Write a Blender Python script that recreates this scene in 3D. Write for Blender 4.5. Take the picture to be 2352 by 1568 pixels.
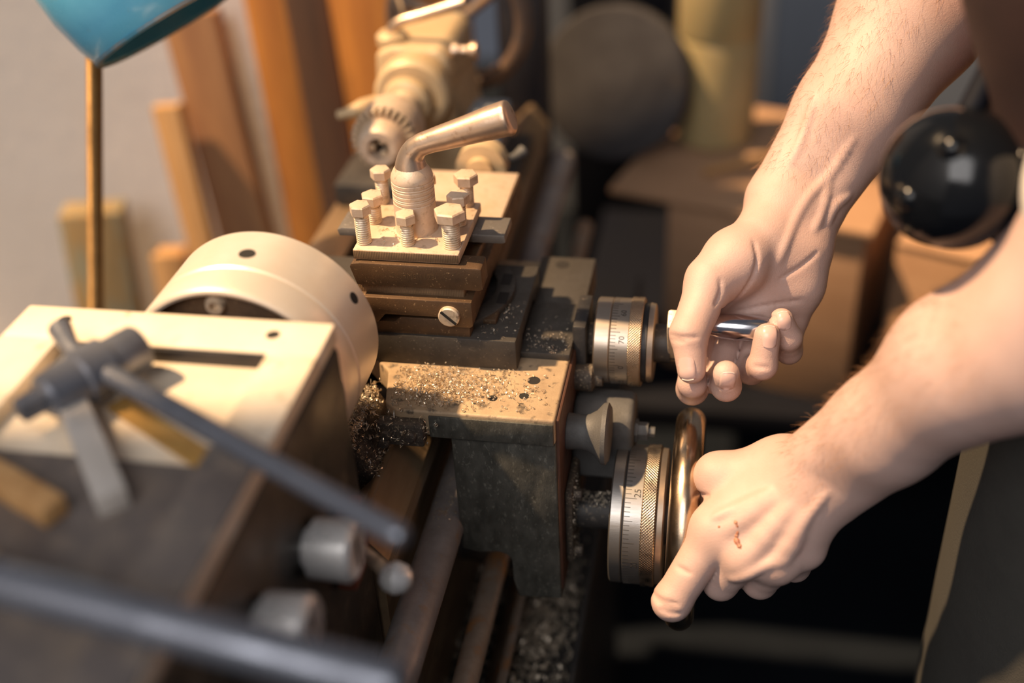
import bpy, bmesh, math, random
import numpy as np
from mathutils import Vector, Matrix, Euler

S = 0.001                                   # everything below is written in millimetres
scene = bpy.context.scene
for o in list(bpy.data.objects): bpy.data.objects.remove(o)
COL = scene.collection
random.seed(7); np.random.seed(7)

# ---------------------------------------------------------------- camera
cam_d = bpy.data.cameras.new('camera'); cam = bpy.data.objects.new('camera', cam_d); COL.objects.link(cam)
yaw, pitch, roll = 0.2081, 0.5951, -0.0548
cy, sy, cp, sp = math.cos(yaw), math.sin(yaw), math.cos(pitch), math.sin(pitch)
fwd = Vector((-sy*cp, cy*cp, -sp)); rgt = Vector((cy, sy, 0)); upv = rgt.cross(fwd)
r2 = rgt*math.cos(roll) + upv*math.sin(roll); u2 = upv*math.cos(roll) - rgt*math.sin(roll)
cam.matrix_world = Matrix(((r2.x, u2.x, -fwd.x, 236.83*S), (r2.y, u2.y, -fwd.y, -490.37*S), (r2.z, u2.z, -fwd.z, 339.98*S), (0, 0, 0, 1)))
cam_d.sensor_width = 36.0; cam_d.lens = 2702.7*36/2352
cam_d.clip_start = 0.02; cam_d.clip_end = 60
cam_d.dof.use_dof = True; cam_d.dof.focus_distance = 0.648; cam_d.dof.aperture_fstop = 2.35
scene.camera = cam

# ---------------------------------------------------------------- light and exposure
scene.view_settings.view_transform = 'Standard'; scene.view_settings.look = 'None'
scene.view_settings.gamma = 1.0; scene.view_settings.use_curve_mapping = False
scene.view_settings.exposure = 0.32
world = bpy.data.worlds.new('world'); scene.world = world; world.use_nodes = True
bg = world.node_tree.nodes['Background']; bg.inputs[0].default_value = (0.56, 0.59, 0.70, 1); bg.inputs[1].default_value = 0.12
sun_d = bpy.data.lights.new('sun', 'SUN'); sun = bpy.data.objects.new('sun', sun_d); COL.objects.link(sun)
sun_d.energy = 7.0; sun_d.color = (1.0, 0.67, 0.37); sun_d.angle = math.radians(1.6)
sun_dir = Vector((0.52, 0.075, -0.86)).normalized()
sun.rotation_euler = sun_dir.to_track_quat('-Z', 'Y').to_euler()
def area(name, loc, target, size, energy, color):
    d = bpy.data.lights.new(name, 'AREA'); d.energy = energy; d.color = color; d.size = size*S
    o = bpy.data.objects.new(name, d); COL.objects.link(o); o.location = Vector(loc)*S
    o.rotation_euler = (Vector(target)-Vector(loc)).to_track_quat('-Z', 'Y').to_euler(); return o
area('window_daylight', (-150, -1500, 1300), (150, 100, -50), 1100, 20, (1.0, 0.95, 0.92))

# ---------------------------------------------------------------- helpers
class MB:
    """collects shapes (millimetres, world coordinates) into one mesh object"""
    def __init__(s): s.bm = bmesh.new()
    def add(s, tmp):
        me = bpy.data.meshes.new('t'); tmp.to_mesh(me); tmp.free(); s.bm.from_mesh(me); bpy.data.meshes.remove(me); return s
    def box(s, x0, x1, y0, y1, z0, z1, bev=0.0, seg=2, M=None):
        t = bmesh.new(); bmesh.ops.create_cube(t, size=1)
        for v in t.verts: v.co = Vector(((x0+x1)/2+v.co.x*(x1-x0), (y0+y1)/2+v.co.y*(y1-y0), (z0+z1)/2+v.co.z*(z1-z0)))
        if bev: bmesh.ops.bevel(t, geom=list(t.edges), offset=bev, segments=seg, affect='EDGES', profile=0.5)
        if M is not None: t.transform(M)
        return s.add(t)
    def prism(s, poly, axis, a, b, bev=0.0, seg=2, M=None):
        """poly: points in the two other axes (in x,y,z order) extruded along axis from a to b"""
        t = bmesh.new()
        def P(q, w): return {'X': (w, q[0], q[1]), 'Y': (q[0], w, q[1]), 'Z': (q[0], q[1], w)}[axis]
        va = [t.verts.new(P(q, a)) for q in poly]; vb = [t.verts.new(P(q, b)) for q in poly]
        n = len(poly); t.faces.new(va); t.faces.new(vb[::-1])
        for i in range(n): t.faces.new((va[i], vb[i], vb[(i+1) % n], va[(i+1) % n]))
        bmesh.ops.recalc_face_normals(t, faces=t.faces)
        if bev: bmesh.ops.bevel(t, geom=list(t.edges), offset=bev, segments=seg, affect='EDGES', profile=0.5)
        if M is not None: t.transform(M)
        return s.add(t)
    def rev(s, prof, org, axis, n=48, closed=False, M=None):
        """revolve (t along axis, radius) about axis (vector) through org"""
        t = bmesh.new(); ax = Vector({'X': (1,0,0), 'Y': (0,1,0), 'Z': (0,0,1)}[axis] if isinstance(axis, str) else axis).normalized()
        q = ax.orthogonal().normalized(); w = ax.cross(q); o = Vector(org); rings = []
        for (a, r) in prof:
            if r < 1e-6: rings.append([t.verts.new(o+ax*a)])
            else: rings.append([t.verts.new(o+ax*a+(q*math.cos(2*math.pi*i/n)+w*math.sin(2*math.pi*i/n))*r) for i in range(n)])
        prs = list(zip(rings, rings[1:])) + ([(rings[-1], rings[0])] if closed else [])
        for A, B in prs:
            for i in range(n):
                j = (i+1) % n
                if len(A) == 1 and len(B) == 1: break
                if len(A) == 1: t.faces.new((A[0], B[i], B[j]))
                elif len(B) == 1: t.faces.new((A[i], A[j], B[0]))
                else: t.faces.new((A[i], A[j], B[j], B[i]))
        if not closed:
            for R in (rings[0], rings[-1]):
                if len(R) > 1: t.faces.new(R)
        bmesh.ops.recalc_face_normals(t, faces=t.faces)
        if M is not None: t.transform(M)
        return s.add(t)
    def tube(s, path, rad, n=16, sub=1):
        pts = [Vector(p) for p in path]; rr = list(rad) if hasattr(rad, '__len__') else [rad]*len(pts)
        if sub > 1:                              # Catmull-Rom refinement
            q, r = [], []
            for i in range(len(pts)-1):
                p0, p1, p2, p3 = pts[max(i-1, 0)], pts[i], pts[i+1], pts[min(i+2, len(pts)-1)]
                for k in range(sub):
                    u = k/sub; q.append(0.5*((2*p1)+(p2-p0)*u+(2*p0-5*p1+4*p2-p3)*u*u+(3*p1-p0-3*p2+p3)*u**3)); r.append(rr[i]*(1-u)+rr[i+1]*u)
            q.append(pts[-1]); r.append(rr[-1]); pts, rr = q, r
        t = bmesh.new(); rings = []; nrm = None
        for i, p in enumerate(pts):
            d = (pts[min(i+1, len(pts)-1)]-pts[max(i-1, 0)]).normalized()
            nrm = d.orthogonal().normalized() if nrm is None else (nrm-d*nrm.dot(d)).normalized()
            b = d.cross(nrm); rings.append([t.verts.new(p+(nrm*math.cos(2*math.pi*k/n)+b*math.sin(2*math.pi*k/n))*rr[i]) for k in range(n)])
        for A, B in zip(rings, rings[1:]):
            for k in range(n): t.faces.new((A[k], A[(k+1) % n], B[(k+1) % n], B[k]))
        t.faces.new(rings[0]); t.faces.new(rings[-1]); bmesh.ops.recalc_face_normals(t, faces=t.faces)
        return s.add(t)
    def torus(s, org, axis, R, r, n=72, m=20):
        prof = [(r*math.cos(2*math.pi*k/m), R+r*math.sin(2*math.pi*k/m)) for k in range(m)]
        return s.rev(prof, org, axis, n, closed=True)
    def build(s, name, mat, parent=None, smooth=35, org=None):
        me = bpy.data.meshes.new(name); s.bm.to_mesh(me); s.bm.free()
        return link_mesh(name, me, mat, parent, smooth, org)

def link_mesh(name, me, mat, parent=None, smooth=35, org=None):
    co = np.empty(len(me.vertices)*3); me.vertices.foreach_get('co', co); co = co.reshape(-1, 3)
    c = np.array(org, float) if org is not None else (co.min(0)+co.max(0))/2
    co = (co-c)*S; me.vertices.foreach_set('co', co.ravel()); me.update()
    if smooth:
        me.shade_smooth()
        if smooth < 180: me.set_sharp_from_angle(angle=math.radians(smooth))
    me.materials.append(mat)
    o = bpy.data.objects.new(name, me); COL.objects.link(o)
    o.location = Vector(c)*S
    if parent is not None:
        o.parent = parent; w = Vector(c)*S; p = parent
        while p is not None: w = w-p.location; p = p.parent
        o.location = w
    return o
def thing(name, loc, label, cat, group=None):
    o = bpy.data.objects.new(name, None); COL.objects.link(o); o.location = Vector(loc)*S; o.empty_display_size = 0.01
    return tag(o, label, cat, group)
def tag(o, label, cat=None, group=None, kind=None):
    if label: o['label'] = label
    if cat: o['category'] = cat
    if group: o['group'] = group
    if kind: o['kind'] = kind
    return o
def struct(o, label=None):
    o['kind'] = 'structure'
    if label: o['label'] = label
    return o

# ---------------------------------------------------------------- materials
MATS = {}
def mat(name, c1, c2=None, metal=0.0, rough=0.5, scale=40.0, bump=0.0, bscale=None, mix=(0.35, 0.65), rvar=0.15, c3=None, s3=None, m3=(0.55, 0.62),
        sss=0.0, stretch=(1, 1, 1), spec=0.5, coat=0.0, detail=6.0, trans=0.0, wave=None):
    """procedural surface: two colours mixed by noise (scale per metre), a third in sharper patches, fine relief"""
    m = bpy.data.materials.new(name); m.use_nodes = True; nt = m.node_tree; N = nt.nodes; L = nt.links
    b = N['Principled BSDF']; tc = N.new('ShaderNodeTexCoord'); mp = N.new('ShaderNodeMapping'); mp.inputs['Scale'].default_value = stretch
    L.new(tc.outputs['Object'], mp.inputs[0])
    def noise(sc, det=detail, ro=0.6):
        n = N.new('ShaderNodeTexNoise'); n.inputs['Scale'].default_value = sc; n.inputs['Detail'].default_value = det; n.inputs['Roughness'].default_value = ro
        L.new(mp.outputs[0], n.inputs['Vector']); return n.outputs['Fac']
    def ramp(src, a, bb):
        r = N.new('ShaderNodeMapRange'); r.inputs[1].default_value = a; r.inputs[2].default_value = bb; L.new(src, r.inputs[0]); return r.outputs[0]
    def mixc(f, A, B):
        x = N.new('ShaderNodeMix'); x.data_type = 'RGBA'; L.new(f, x.inputs[0])
        for i, v in ((6, A), (7, B)):
            if hasattr(v, 'node'): L.new(v, x.inputs[i])
            else: x.inputs[i].default_value = (*v, 1)
        return x.outputs[2]
    n1 = noise(scale); col = None
    if c2 is not None: col = mixc(ramp(n1, *mix), c1, c2)
    if c3 is not None: col = mixc(ramp(noise(s3 or scale*2.7), *m3), col if col is not None else c1, c3)
    if col is not None: L.new(col, b.inputs['Base Color'])
    else: b.inputs['Base Color'].default_value = (*c1, 1)
    b.inputs['Metallic'].default_value = metal
    rr = N.new('ShaderNodeMapRange'); rr.inputs[3].default_value = max(0.03, rough-rvar); rr.inputs[4].default_value = min(1, rough+rvar)
    L.new(n1, rr.inputs[0]); rr.inputs[1].default_value = 0.3; rr.inputs[2].default_value = 0.7; L.new(rr.outputs[0], b.inputs['Roughness'])
    b.inputs['Specular IOR Level'].default_value = spec; b.inputs['Coat Weight'].default_value = coat
    if sss: b.inputs['Subsurface Weight'].default_value = sss; b.inputs['Subsurface Radius'].default_value = (1, 0.35, 0.2); b.inputs['Subsurface Scale'].default_value = 0.004
    if trans: b.inputs['Transmission Weight'].default_value = trans
    if bump:
        bp = N.new('ShaderNodeBump'); bp.inputs['Strength'].default_value = 1.0; bp.inputs['Distance'].default_value = bump*S
        h = noise(bscale or scale*6, 8.0, 0.65)
        if wave:
            w = N.new('ShaderNodeTexWave'); w.bands_direction = wave[0]; w.inputs['Scale'].default_value = wave[1]; w.inputs['Distortion'].default_value = 0.6
            L.new(tc.outputs['Object'], w.inputs['Vector']); a = N.new('ShaderNodeMath'); a.operation = 'ADD'; L.new(w.outputs['Fac'], a.inputs[0]); L.new(h, a.inputs[1]); h = a.outputs[0]
        L.new(h, bp.inputs['Height']); L.new(bp.outputs[0], b.inputs['Normal'])
    MATS[name] = m; return m
def knurl_mat(name, c1, c2, axis, turns, pitch, depth, metal=1.0, rough=0.35):
    """metal with a diamond knurl cut round the object's own axis (object origin lies on it)"""
    m = mat(name, c1, c2, metal, rough, 120); nt = m.node_tree; N = nt.nodes; L = nt.links; b = N['Principled BSDF']
    tc = N.new('ShaderNodeTexCoord'); sx = N.new('ShaderNodeSeparateXYZ'); L.new(tc.outputs['Object'], sx.inputs[0])
    i = 'XYZ'.index(axis); A, B = [sx.outputs[k] for k in range(3) if k != i]
    def mth(op, a, bb=None):
        n = N.new('ShaderNodeMath'); n.operation = op
        for k, v in ((0, a), (1, bb)):
            if v is None: continue
            if hasattr(v, 'node'): L.new(v, n.inputs[k])
            else: n.inputs[k].default_value = v
        return n.outputs[0]
    ang = mth('MULTIPLY', mth('ARCTAN2', A, B), turns/2.0); t = mth('MULTIPLY', sx.outputs[i], math.pi/(pitch*S))
    h = mth('MAXIMUM', mth('ABSOLUTE', mth('SINE', mth('ADD', ang, t))), mth('ABSOLUTE', mth('SINE', mth('SUBTRACT', ang, t))))
    bp = N.new('ShaderNodeBump'); bp.inputs['Distance'].default_value = depth*S; bp.invert = True; L.new(h, bp.inputs['Height']); L.new(bp.outputs[0], b.inputs['Normal'])
    return m

M_bright = mat('turned_steel', (.95, .84, .70), (.88, .75, .60), .55, .36, 30, .02, 900, rvar=.06)
M_steel = mat('dusty_steel', (.80, .66, .50), (.60, .46, .31), .45, .46, 60, .10, 1400, c3=(.30, .22, .15), s3=260, m3=(.56, .68))
M_post = mat('toolpost_steel', (.72, .57, .44), (.58, .435, .31), .30, .52, 70, .10, 1600, c3=(.42, .30, .20), s3=220, m3=(.56, .72))
M_milled = mat('milled_steel', (.27, .18, .105), (.19, .12, .065), .45, .50, 60, .16, 1200, wave=('X', 330))
M_brown = mat('oily_brown_iron', (.125, .072, .037), (.075, .042, .021), .35, .50, 60, .12, 1500, c3=(.33, .21, .11), s3=500, m3=(.62, .70))
M_slide = mat('grey_slide_iron', (.075, .068, .06), (.05, .044, .038), .3, .55, 60, .14, 1200, c3=(.16, .14, .115), s3=700, m3=(.62, .70))
M_saddle = mat('dusty_saddle_iron', (.47, .345, .215), (.33, .235, .145), .20, .62, 50, .16, 900, c3=(.11, .085, .06), s3=130, m3=(.56, .68))
M_apron = mat('black_green_paint', (.045, .044, .037), (.078, .075, .063), .05, .55, 150, .22, 900, c3=(.19, .185, .155), s3=560, m3=(.58, .80), stretch=(1, 1, .5))
M_cast = mat('dark_cast_iron', (.028, .027, .028), (.046, .041, .038), .25, .55, 60, .15, 800, c3=(.13, .11, .09), s3=260, m3=(.60, .70))
M_casta = mat('grey_cast_lever', (.11, .108, .105), (.075, .072, .07), .2, .62, 60, .25, 900)
M_rod = mat('oiled_rod', (.34, .305, .295), (.25, .22, .21), .35, .42, 60, .06, 900, c3=(.33, .22, .15), s3=70, m3=(.56, .70))
M_rod2 = mat('rusty_rod', (.36, .28, .22), (.23, .17, .13), .4, .42, 60, .08, 900, c3=(.42, .20, .08), s3=60, m3=(.52, .66))
M_way = mat('worn_bed_way', (.36, .25, .145), (.22, .145, .085), .5, .40, 40, .06, 900, stretch=(1, .2, 1))
M_cream = mat('cream_lid_paint', (.86, .75, .60), (.78, .65, .49), .05, .45, 30, .10, 300, c3=(.42, .31, .20), s3=90, m3=(.62, .74))
M_head = mat('dark_green_paint', (.020, .018, .015), (.033, .027, .020), .05, .45, 25, .10, 300, c3=(.085, .07, .05), s3=60, m3=(.56, .70))
M_dial = mat('satin_dial_steel', (.50, .43, .36), (.40, .33, .27), .9, .36, 90, .04, 1500, stretch=(.15, 1, 1), rvar=.08)
M_dial2 = mat('grey_dial_steel', (.40, .38, .36), (.30, .275, .25), .9, .38, 90, .04, 1500, stretch=(.15, 1, 1), rvar=.08)
M_dark = mat('oily_black', (.018, .018, .02), (.035, .03, .03), .3, .45, 60, .1, 800)
M_hole = mat('hollow_shade', (.012, .010, .009), None, 0, .8)  # near-black on discs and slots, painted for the shade inside hollows
M_grease = mat('greasy_grit', (.10, .08, .06), (.05, .04, .035), .3, .6, 200, .5, 900, c3=(.34, .28, .20), s3=700, m3=(.58, .66))
M_wheel = mat('polished_wheel', (.58, .47, .36), (.50, .37, .25), 1.0, .24, 40, .03, 900, c3=(.40, .25, .13), s3=60, m3=(.55, .75), rvar=.08)
M_chrome = mat('chrome', (.62, .62, .66), None, 1.0, .16, 40, rvar=.05)
M_chip = mat('bright_swarf', (.85, .76, .62), (.60, .46, .30), .65, .30, 300)
M_chipd = mat('grey_swarf', (.66, .58, .47), (.38, .31, .23), .45, .38, 300)
M_ink = mat('engraved_black', (.03, .025, .02), None, .1, .6)
M_tan = mat('tan_tailstock_paint', (.62, .47, .285), (.50, .36, .20), .15, .48, 30, .10, 300, c3=(.34, .24, .13), s3=80, m3=(.6, .72))
M_wood = mat('brown_board', (.66, .27, .055), (.44, .16, .032), 0, .55, 12, .25, 200, stretch=(6, 6, .5), c3=(.12, .055, .02), s3=9, m3=(.58, .75))
M_wood2 = mat('pale_board', (.55, .32, .135), (.40, .21, .075), 0, .6, 12, .25, 200, stretch=(6, 6, .5))
M_wood3 = mat('dark_board', (.13, .065, .035), (.075, .04, .025), 0, .55, 12, .25, 200, stretch=(6, 6, .5))
M_blue = mat('blue_lamp_enamel', (.14, .47, .66), (.11, .41, .60), 0, .27, 30, .05, 300, c3=(.20, .34, .38), s3=55, m3=(.66, .76), coat=.3)
M_wall = mat('plaster', (.80, .755, .715), (.75, .70, .655), 0, .9, 6, .8, 60, c3=(.72, .65, .59), s3=30, m3=(.6, .8))
# ---------------------------------------------------------------- the setting
M_floor = mat('dark_concrete', (.006, .009, .014), (.004, .006, .010), 0, .75, 5, .5, 60, spec=.12)
M_far = mat('grey_far_wall', (.30, .33, .38), (.26, .29, .34), 0, .85, 4, .4, 40)
M_trimw = mat('pale_door_trim', (.66, .60, .54), None, 0, .6)
M_navy = mat('navy_cabinet', (.006, .007, .012), (.004, .005, .009), 0, .6, 12, spec=.12)
M_card = mat('cardboard', (.42, .25, .145), (.36, .205, .115), 0, .8, 9, .2, 300, stretch=(1, 1, 4))
struct(MB().box(-1500, 2500, -1800, 2600, -900, -850).build('floor', M_floor))
struct(MB().box(-1500, -50, 650, 658, -850, 780).build('wall_back', M_wall))
wl = MB(); wl.box(-740, -700, -1800, -240, -850, 2300); wl.box(-740, -700, -240, 650, -850, -560); wl.box(-740, -700, -240, 650, 2150, 2300)
struct(wl.build('wall_left', M_wall))
struct(MB().box(-715, -680, -240, 650, -560, -540, 4).build('window_1', M_trimw))
struct(MB().box(-200, 2500, 1750, 1800, -850, 900).build('wall_far', M_far))
struct(MB().box(268, 305, 1725, 1749.5, -850, 900, 3).build('trim_1', M_trimw))
struct(MB().box(305, 2400, 1735, 1749.5, -850, -640, 3).build('baseboard_far', M_navy))

# boards leaning on the back wall: (bottom x, bottom y, top point, width, thickness, material, label)
def board(bx, by, bz, tx, ty, tz, w, th, m, label, turn=0.0, cut=0):
    d = Vector((tx-bx, ty-by, tz-bz)); L = d.length; z = d.normalized(); x = (Vector((math.cos(turn), math.sin(turn), 0))-z*Vector((math.cos(turn), math.sin(turn), 0)).dot(z)).normalized(); y = z.cross(x)
    b = MB(); b.box(-w/2, w/2, -th/2, th/2, 0, L, 1.6)
    o = b.build('wooden_board', m, org=(0, 0, 0)); o.matrix_world = Matrix(((x.x, y.x, z.x, bx*S), (x.y, y.y, z.y, by*S), (x.z, y.z, z.z, bz*S), (0, 0, 0, 1)))
    return tag(o, label, 'board', 'boards leaning on the plaster wall')
M_wood4 = mat('dull_board', (.34, .17, .07), (.22, .10, .045), 0, .6, 12, .25, 200, stretch=(6, 6, .5))
board(-232, 548, -850, -312, 612, -40, 60, 20, M_wood4, 'dull brown board left of the grey wall gap, leftmost of the tall leaning boards')
board(-283, 512, -850, -343, 580, -128, 30, 16, M_wood2, 'narrow short brown batten leaning against the edge of the leftmost tall board')
board(-195, 585, -850, -240, 636, 240, 48, 22, M_wood, 'brown plank right of the grey wall gap, second of the tall leaning planks', .1)
board(-135, 560, -850, -192, 610, 260, 44, 24, M_wood3, 'dark narrow plank between two wider rust-brown planks on the wall', .05)
board(-62, 548, -850, -135, 600, 250, 66, 22, M_wood, 'wide rust-brown plank right behind the chuck and left of the tailstock')
board(-32, 594, -850, -68, 636, 240, 70, 22, M_wood, 'rust-brown plank mostly hidden behind the tailstock', -.06)
M_weath = mat('weathered_block', (.36, .23, .09), (.22, .155, .07), 0, .65, 14, .3, 150, c3=(.17, .25, .22), s3=22, m3=(.52, .66), stretch=(4, 4, .6))
board(-445, 470, -850, -448, 560, -243, 66, 50, M_weath, 'weathered timber with flaking teal paint behind the lamp stem', .35)
board(-362, 500, -850, -369, 560, -293, 34, 30, M_wood2, 'short brown stick of wood between lamp stem and chuck', .2)

# box of cardboard, wheel, canister, stick beyond the machine
bx = thing('cardboard_box', (250, 720, -475), 'brown cardboard box with an overhanging lid behind the operators hands', 'box')
ang = -0.285; Mb = Matrix.Translation((110, 672, 0)) @ Matrix.Rotation(ang, 4, 'Z')
MB().box(66, 278, 8, 262, -475, -262, 1.5, M=Mb).build('body', M_card, bx)
MB().box(0, 286, 0, 270, -258, -250, 1.2, M=Mb).build('lid', M_card, bx)
MB().box(150, 153, 4.5, 8, -475, -264, M=Mb).build('seam', mat('cardboard_edge', (.20, .12, .07)), bx)
b2 = thing('cardboard_box', (520, 640, -475), 'second brown cardboard box past the dark gap, right of the lidded box', 'box')
Mb2 = Matrix.Translation((412, 610, 0)) @ Matrix.Rotation(-.4, 4, 'Z')
MB().box(0, 240, 0, 220, -475, -270, 1.5, M=Mb2).build('body', M_card, b2); MB().box(0, 119, -2, 222, -270, -267, .8, M=Mb2).build('flap', M_card, b2); MB().box(121, 240, -2, 222, -270, -267, .8, M=Mb2).build('flap', M_card, b2)
bench = thing('low_bench', (350, 760, -850), 'low dark bench carrying the cardboard boxes', 'bench')
MB().box(62, 900, 575, 1050, -505, -475, 3).build('top', M_navy, bench)
for x in (66, 850):
    for y in (580, 1000): MB().box(x, x+35, y, y+35, -850, -505, 3).build('leg', M_navy, bench)
wh = thing('grinding_wheel', (118, 800, -250), 'grey round grinding wheel standing on edge on the cardboard box', 'wheel')
M_grit = mat('grey_abrasive', (.046, .043, .046), (.036, .033, .036), 0, .9, 25, .8, 500, c3=(.075, .055, .04), s3=18, m3=(.62, .78))
wax = Vector((-.20, -1, .30)).normalized(); wc = Vector((107, 764, -166))
MB().rev([(-14, 0), (-14, 82), (-11, 85), (11, 85), (14, 82), (14, 0)], wc, wax, 64).build('disc', M_grit, wh)
MB().rev([(13.5, 0), (13.5, 30), (14.6, 29), (14.6, 0)], wc, wax, 40).build('paper_ring', M_grit, wh)
can = thing('plastic_canister', (224, 800, -250), 'tall yellowish translucent plastic canister on the cardboard box', 'canister')
M_can = mat('yellowed_plastic', (.38, .30, .155), (.32, .25, .12), 0, .38, 12, .1, 60, sss=.25, c3=(.27, .20, .085), s3=9, m3=(.6, .8))
MB().rev([(0, 0), (0, 40), (4, 45), (40, 46), (120, 46.5), (126, 44.5), (132, 46.5), (230, 46), (250, 40), (262, 20), (270, 18), (270, 0)], (218, 812, -250), 'Z', 56).build('body', M_can, can)
MB().rev([(268, 0), (268, 20), (288, 20), (290, 18), (290, 0)], (218, 812, -250), 'Z', 32).build('cap', M_navy, can)
tag(MB().tube([(212, 708, -245.5), (262, 741, -245), (315, 770, -244)], [4.6, 4.8, 4.4], 10).build('wooden_stick', M_wood2), 'thin wooden stick lying on the cardboard box by the canister', 'stick')
gd = thing('machine_panel', (26, 615, -850), 'dark rusty upright machine panel behind the tailstock handwheel', 'panel')
M_rustd = mat('dark_rusty_iron', (.022, .022, .030), (.035, .030, .034), .2, .6, 14, .3, 120, c3=(.22, .07, .02), s3=20, m3=(.60, .68))
MB().box(8, 54, 600, 640, -850, 110, 3).build('body', M_rustd, gd)
MB().box(12, 50, 596, 600, -300, 60, 2).build('cover', M_rustd, gd)
cabn = thing('tool_cabinet', (40, 1500, -850), 'dark navy cabinet far behind the grinding wheel', 'cabinet')
MB().box(-38, 130, 1400, 1700, -850, -200, 4).build('body', M_navy, cabn); MB().box(-34, 126, 1394, 1400, -520, -205, 2).build('door', M_navy, cabn)
b3 = thing('low_shelf', (430, 1250, -850), 'low dark shelf in the gloom in front of the far grey wall', 'shelf')
MB().box(300, 800, 1150, 1500, -560, -540, 2).build('top', M_navy, b3)
for x in (310, 770): MB().box(x, x+20, 1160, 1490, -850, -560, 2).build('side', M_navy, b3)
# ---------------------------------------------------------------- lathe stand, tray and bed
st = thing('lathe_stand', (0, 60, -850), 'dark steel cabinet stand carrying the lathe and its chip tray', 'stand')
MB().box(-120, 140, -420, 500, -850, -312, 4).build('body', M_cast, st)
tr = thing('chip_tray', (20, 60, -310), 'dark sheet metal chip tray under the lathe bed', 'tray')
MB().box(-150, 158, -440, 515, -311, -306).build('floor', M_cast, tr)
for (a, b_, c, d) in ((156, 160, -440, 515), (-152, -148, -440, 515)): MB().box(a, b_, c, d, -311, -268, 1).build('lip', M_cast, tr)
bed = thing('lathe_bed', (20, 60, -306), 'dark iron lathe bed with a worn prismatic way and two long rods', 'lathe bed')
MB().prism([(42, -96), (42, -104), (46, -118), (46, -306), (70, -306), (70, -122), (74, -112), (74, -100), (72, -98), (60, -82), (56, -82), (45, -94)], 'Y', -64, 500, .8).build('front_way', M_way, bed)
MB().prism([(-74, -96), (-74, -112), (-70, -120), (-70, -306), (-46, -306), (-46, -120), (-42, -112), (-42, -96)], 'Y', -64, 500, .8).build('rear_way', M_way, bed)
for y in (-50, 100, 260, 420, 482): MB().box(-46, 46, y, y+14, -240, -120, 3).build('cross_web', M_cast, bed)
MB().tube([(86, -300, -137), (86, 20, -137), (86, 500, -137)], 11.5, 32).build('lead_screw_cover', M_rod, bed)
MB().tube([(105.5, -300, -206), (105.5, 500, -206)], 7.8, 28).build('feed_rod', M_rod2, bed)
MB().box(72, 128, 180, 200, -222, -120, 4).build('rod_bracket', M_cast, bed)
MB().tube([(50, 95, -238), (132, 95, -238)], 12, 24).build('cross_tube', mat('blue_grey_tube', (.045, .06, .075), (.10, .065, .04), .3, .5, 14), bed)
MB().prism([(96, -300), (104, -300), (118, -262), (112, -262)], 'Y', -150, 130, 1).build('drip_rail', M_rod2, bed)

# ---------------------------------------------------------------- headstock
hs = thing('headstock', (-10, -240, -306), 'lathe headstock with a cream lid and dark painted sides', 'headstock')
MB().box(-87, 66, -480, -65, -306, 40, 5, 3).build('body', M_head, hs)
lid = MB(); 
lid.prism([(-87, -65.5), (65.5, -65.5), (65.5, -92), (-87, -92)], 'Z', 40, 50, 1.4)
lid.box(42, 65.5, -480, -91, 40, 50, 1.4); lid.box(-87, -58, -480, -91, 40, 50, 1.4)
lid.box(-59, 43, -480, -90, 38, 42.5, .4)
lo = lid.build('lid', M_cream, hs)
MB().box(-57, 41.5, -94.4, -91.9, 42, 49.4, .3).build('recess_shade', M_dark, lo)  # dark slab: shade on the recess's back wall put into colour
for (x, y) in ((40, -78), (-63, -76.5)):
    MB().rev([(0, 0), (0, 3.3), (.15, 3.3), (.15, 0)], (x, y, 50.0), 'Z', 28).build('screw_hole', M_hole, lo)
M_worn = mat('worn_grey_plate', (.20, .165, .14), (.075, .07, .08), .15, .5, 26, .15, 300, c3=(.30, .24, .19), s3=26, m3=(.52, .68))
MB().box(-57, 41, -478, -163, 42.6, 44.2, .5).build('inner_plate', M_worn, lo)
MB().box(42.4, 65.2, -478, -158, 50.02, 51.2, .5).build('rim_strip', M_worn, lo)
M_cap = mat('satin_cap', (.80, .79, .78), (.70, .69, .68), .45, .30, 40)
for k, (y, z, L) in enumerate(((-139, -19, 23), (-195, -7, 23))):
    sb = MB().rev([(0, 0), (0, 9), (3, 9), (3.5, 13.4), (L-2, 14), (L, 12), (L, 0)], (66, y, z), 'X', 40).build('selector_knob', M_cap, hs)
    MB().box(66+L-.2, 66+L+.5, y-1, y+1, z-8, z+8).build('pointer_mark', M_ink, sb)
lv = MB().tube([(66, -100, -52), (80, -106, -55), (95, -117, -55)], [4.5, 3.6, 3.4], 14).build('gear_lever', M_steel, hs)
MB().rev([(-8, 0), (-7.4, 3.5), (-5, 6.4), (0, 8), (5, 6.4), (7.4, 3.5), (8, 0)], (97, -118, -55), 'X', 24).build('ball', M_cap, lv)
M_red = mat('dull_red_paint', (.20, .05, .025), (.13, .04, .025), 0, .5, 40)
MB().box(66, 76, -116, -90, -70, -30, 2).build('red_plate', M_red, hs)
MB().rev([(0, 0), (0, 25), (20, 25), (20, 0)], (4, -66, 0), 'Y', 48).build('spindle_nose', M_steel, hs)

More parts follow.
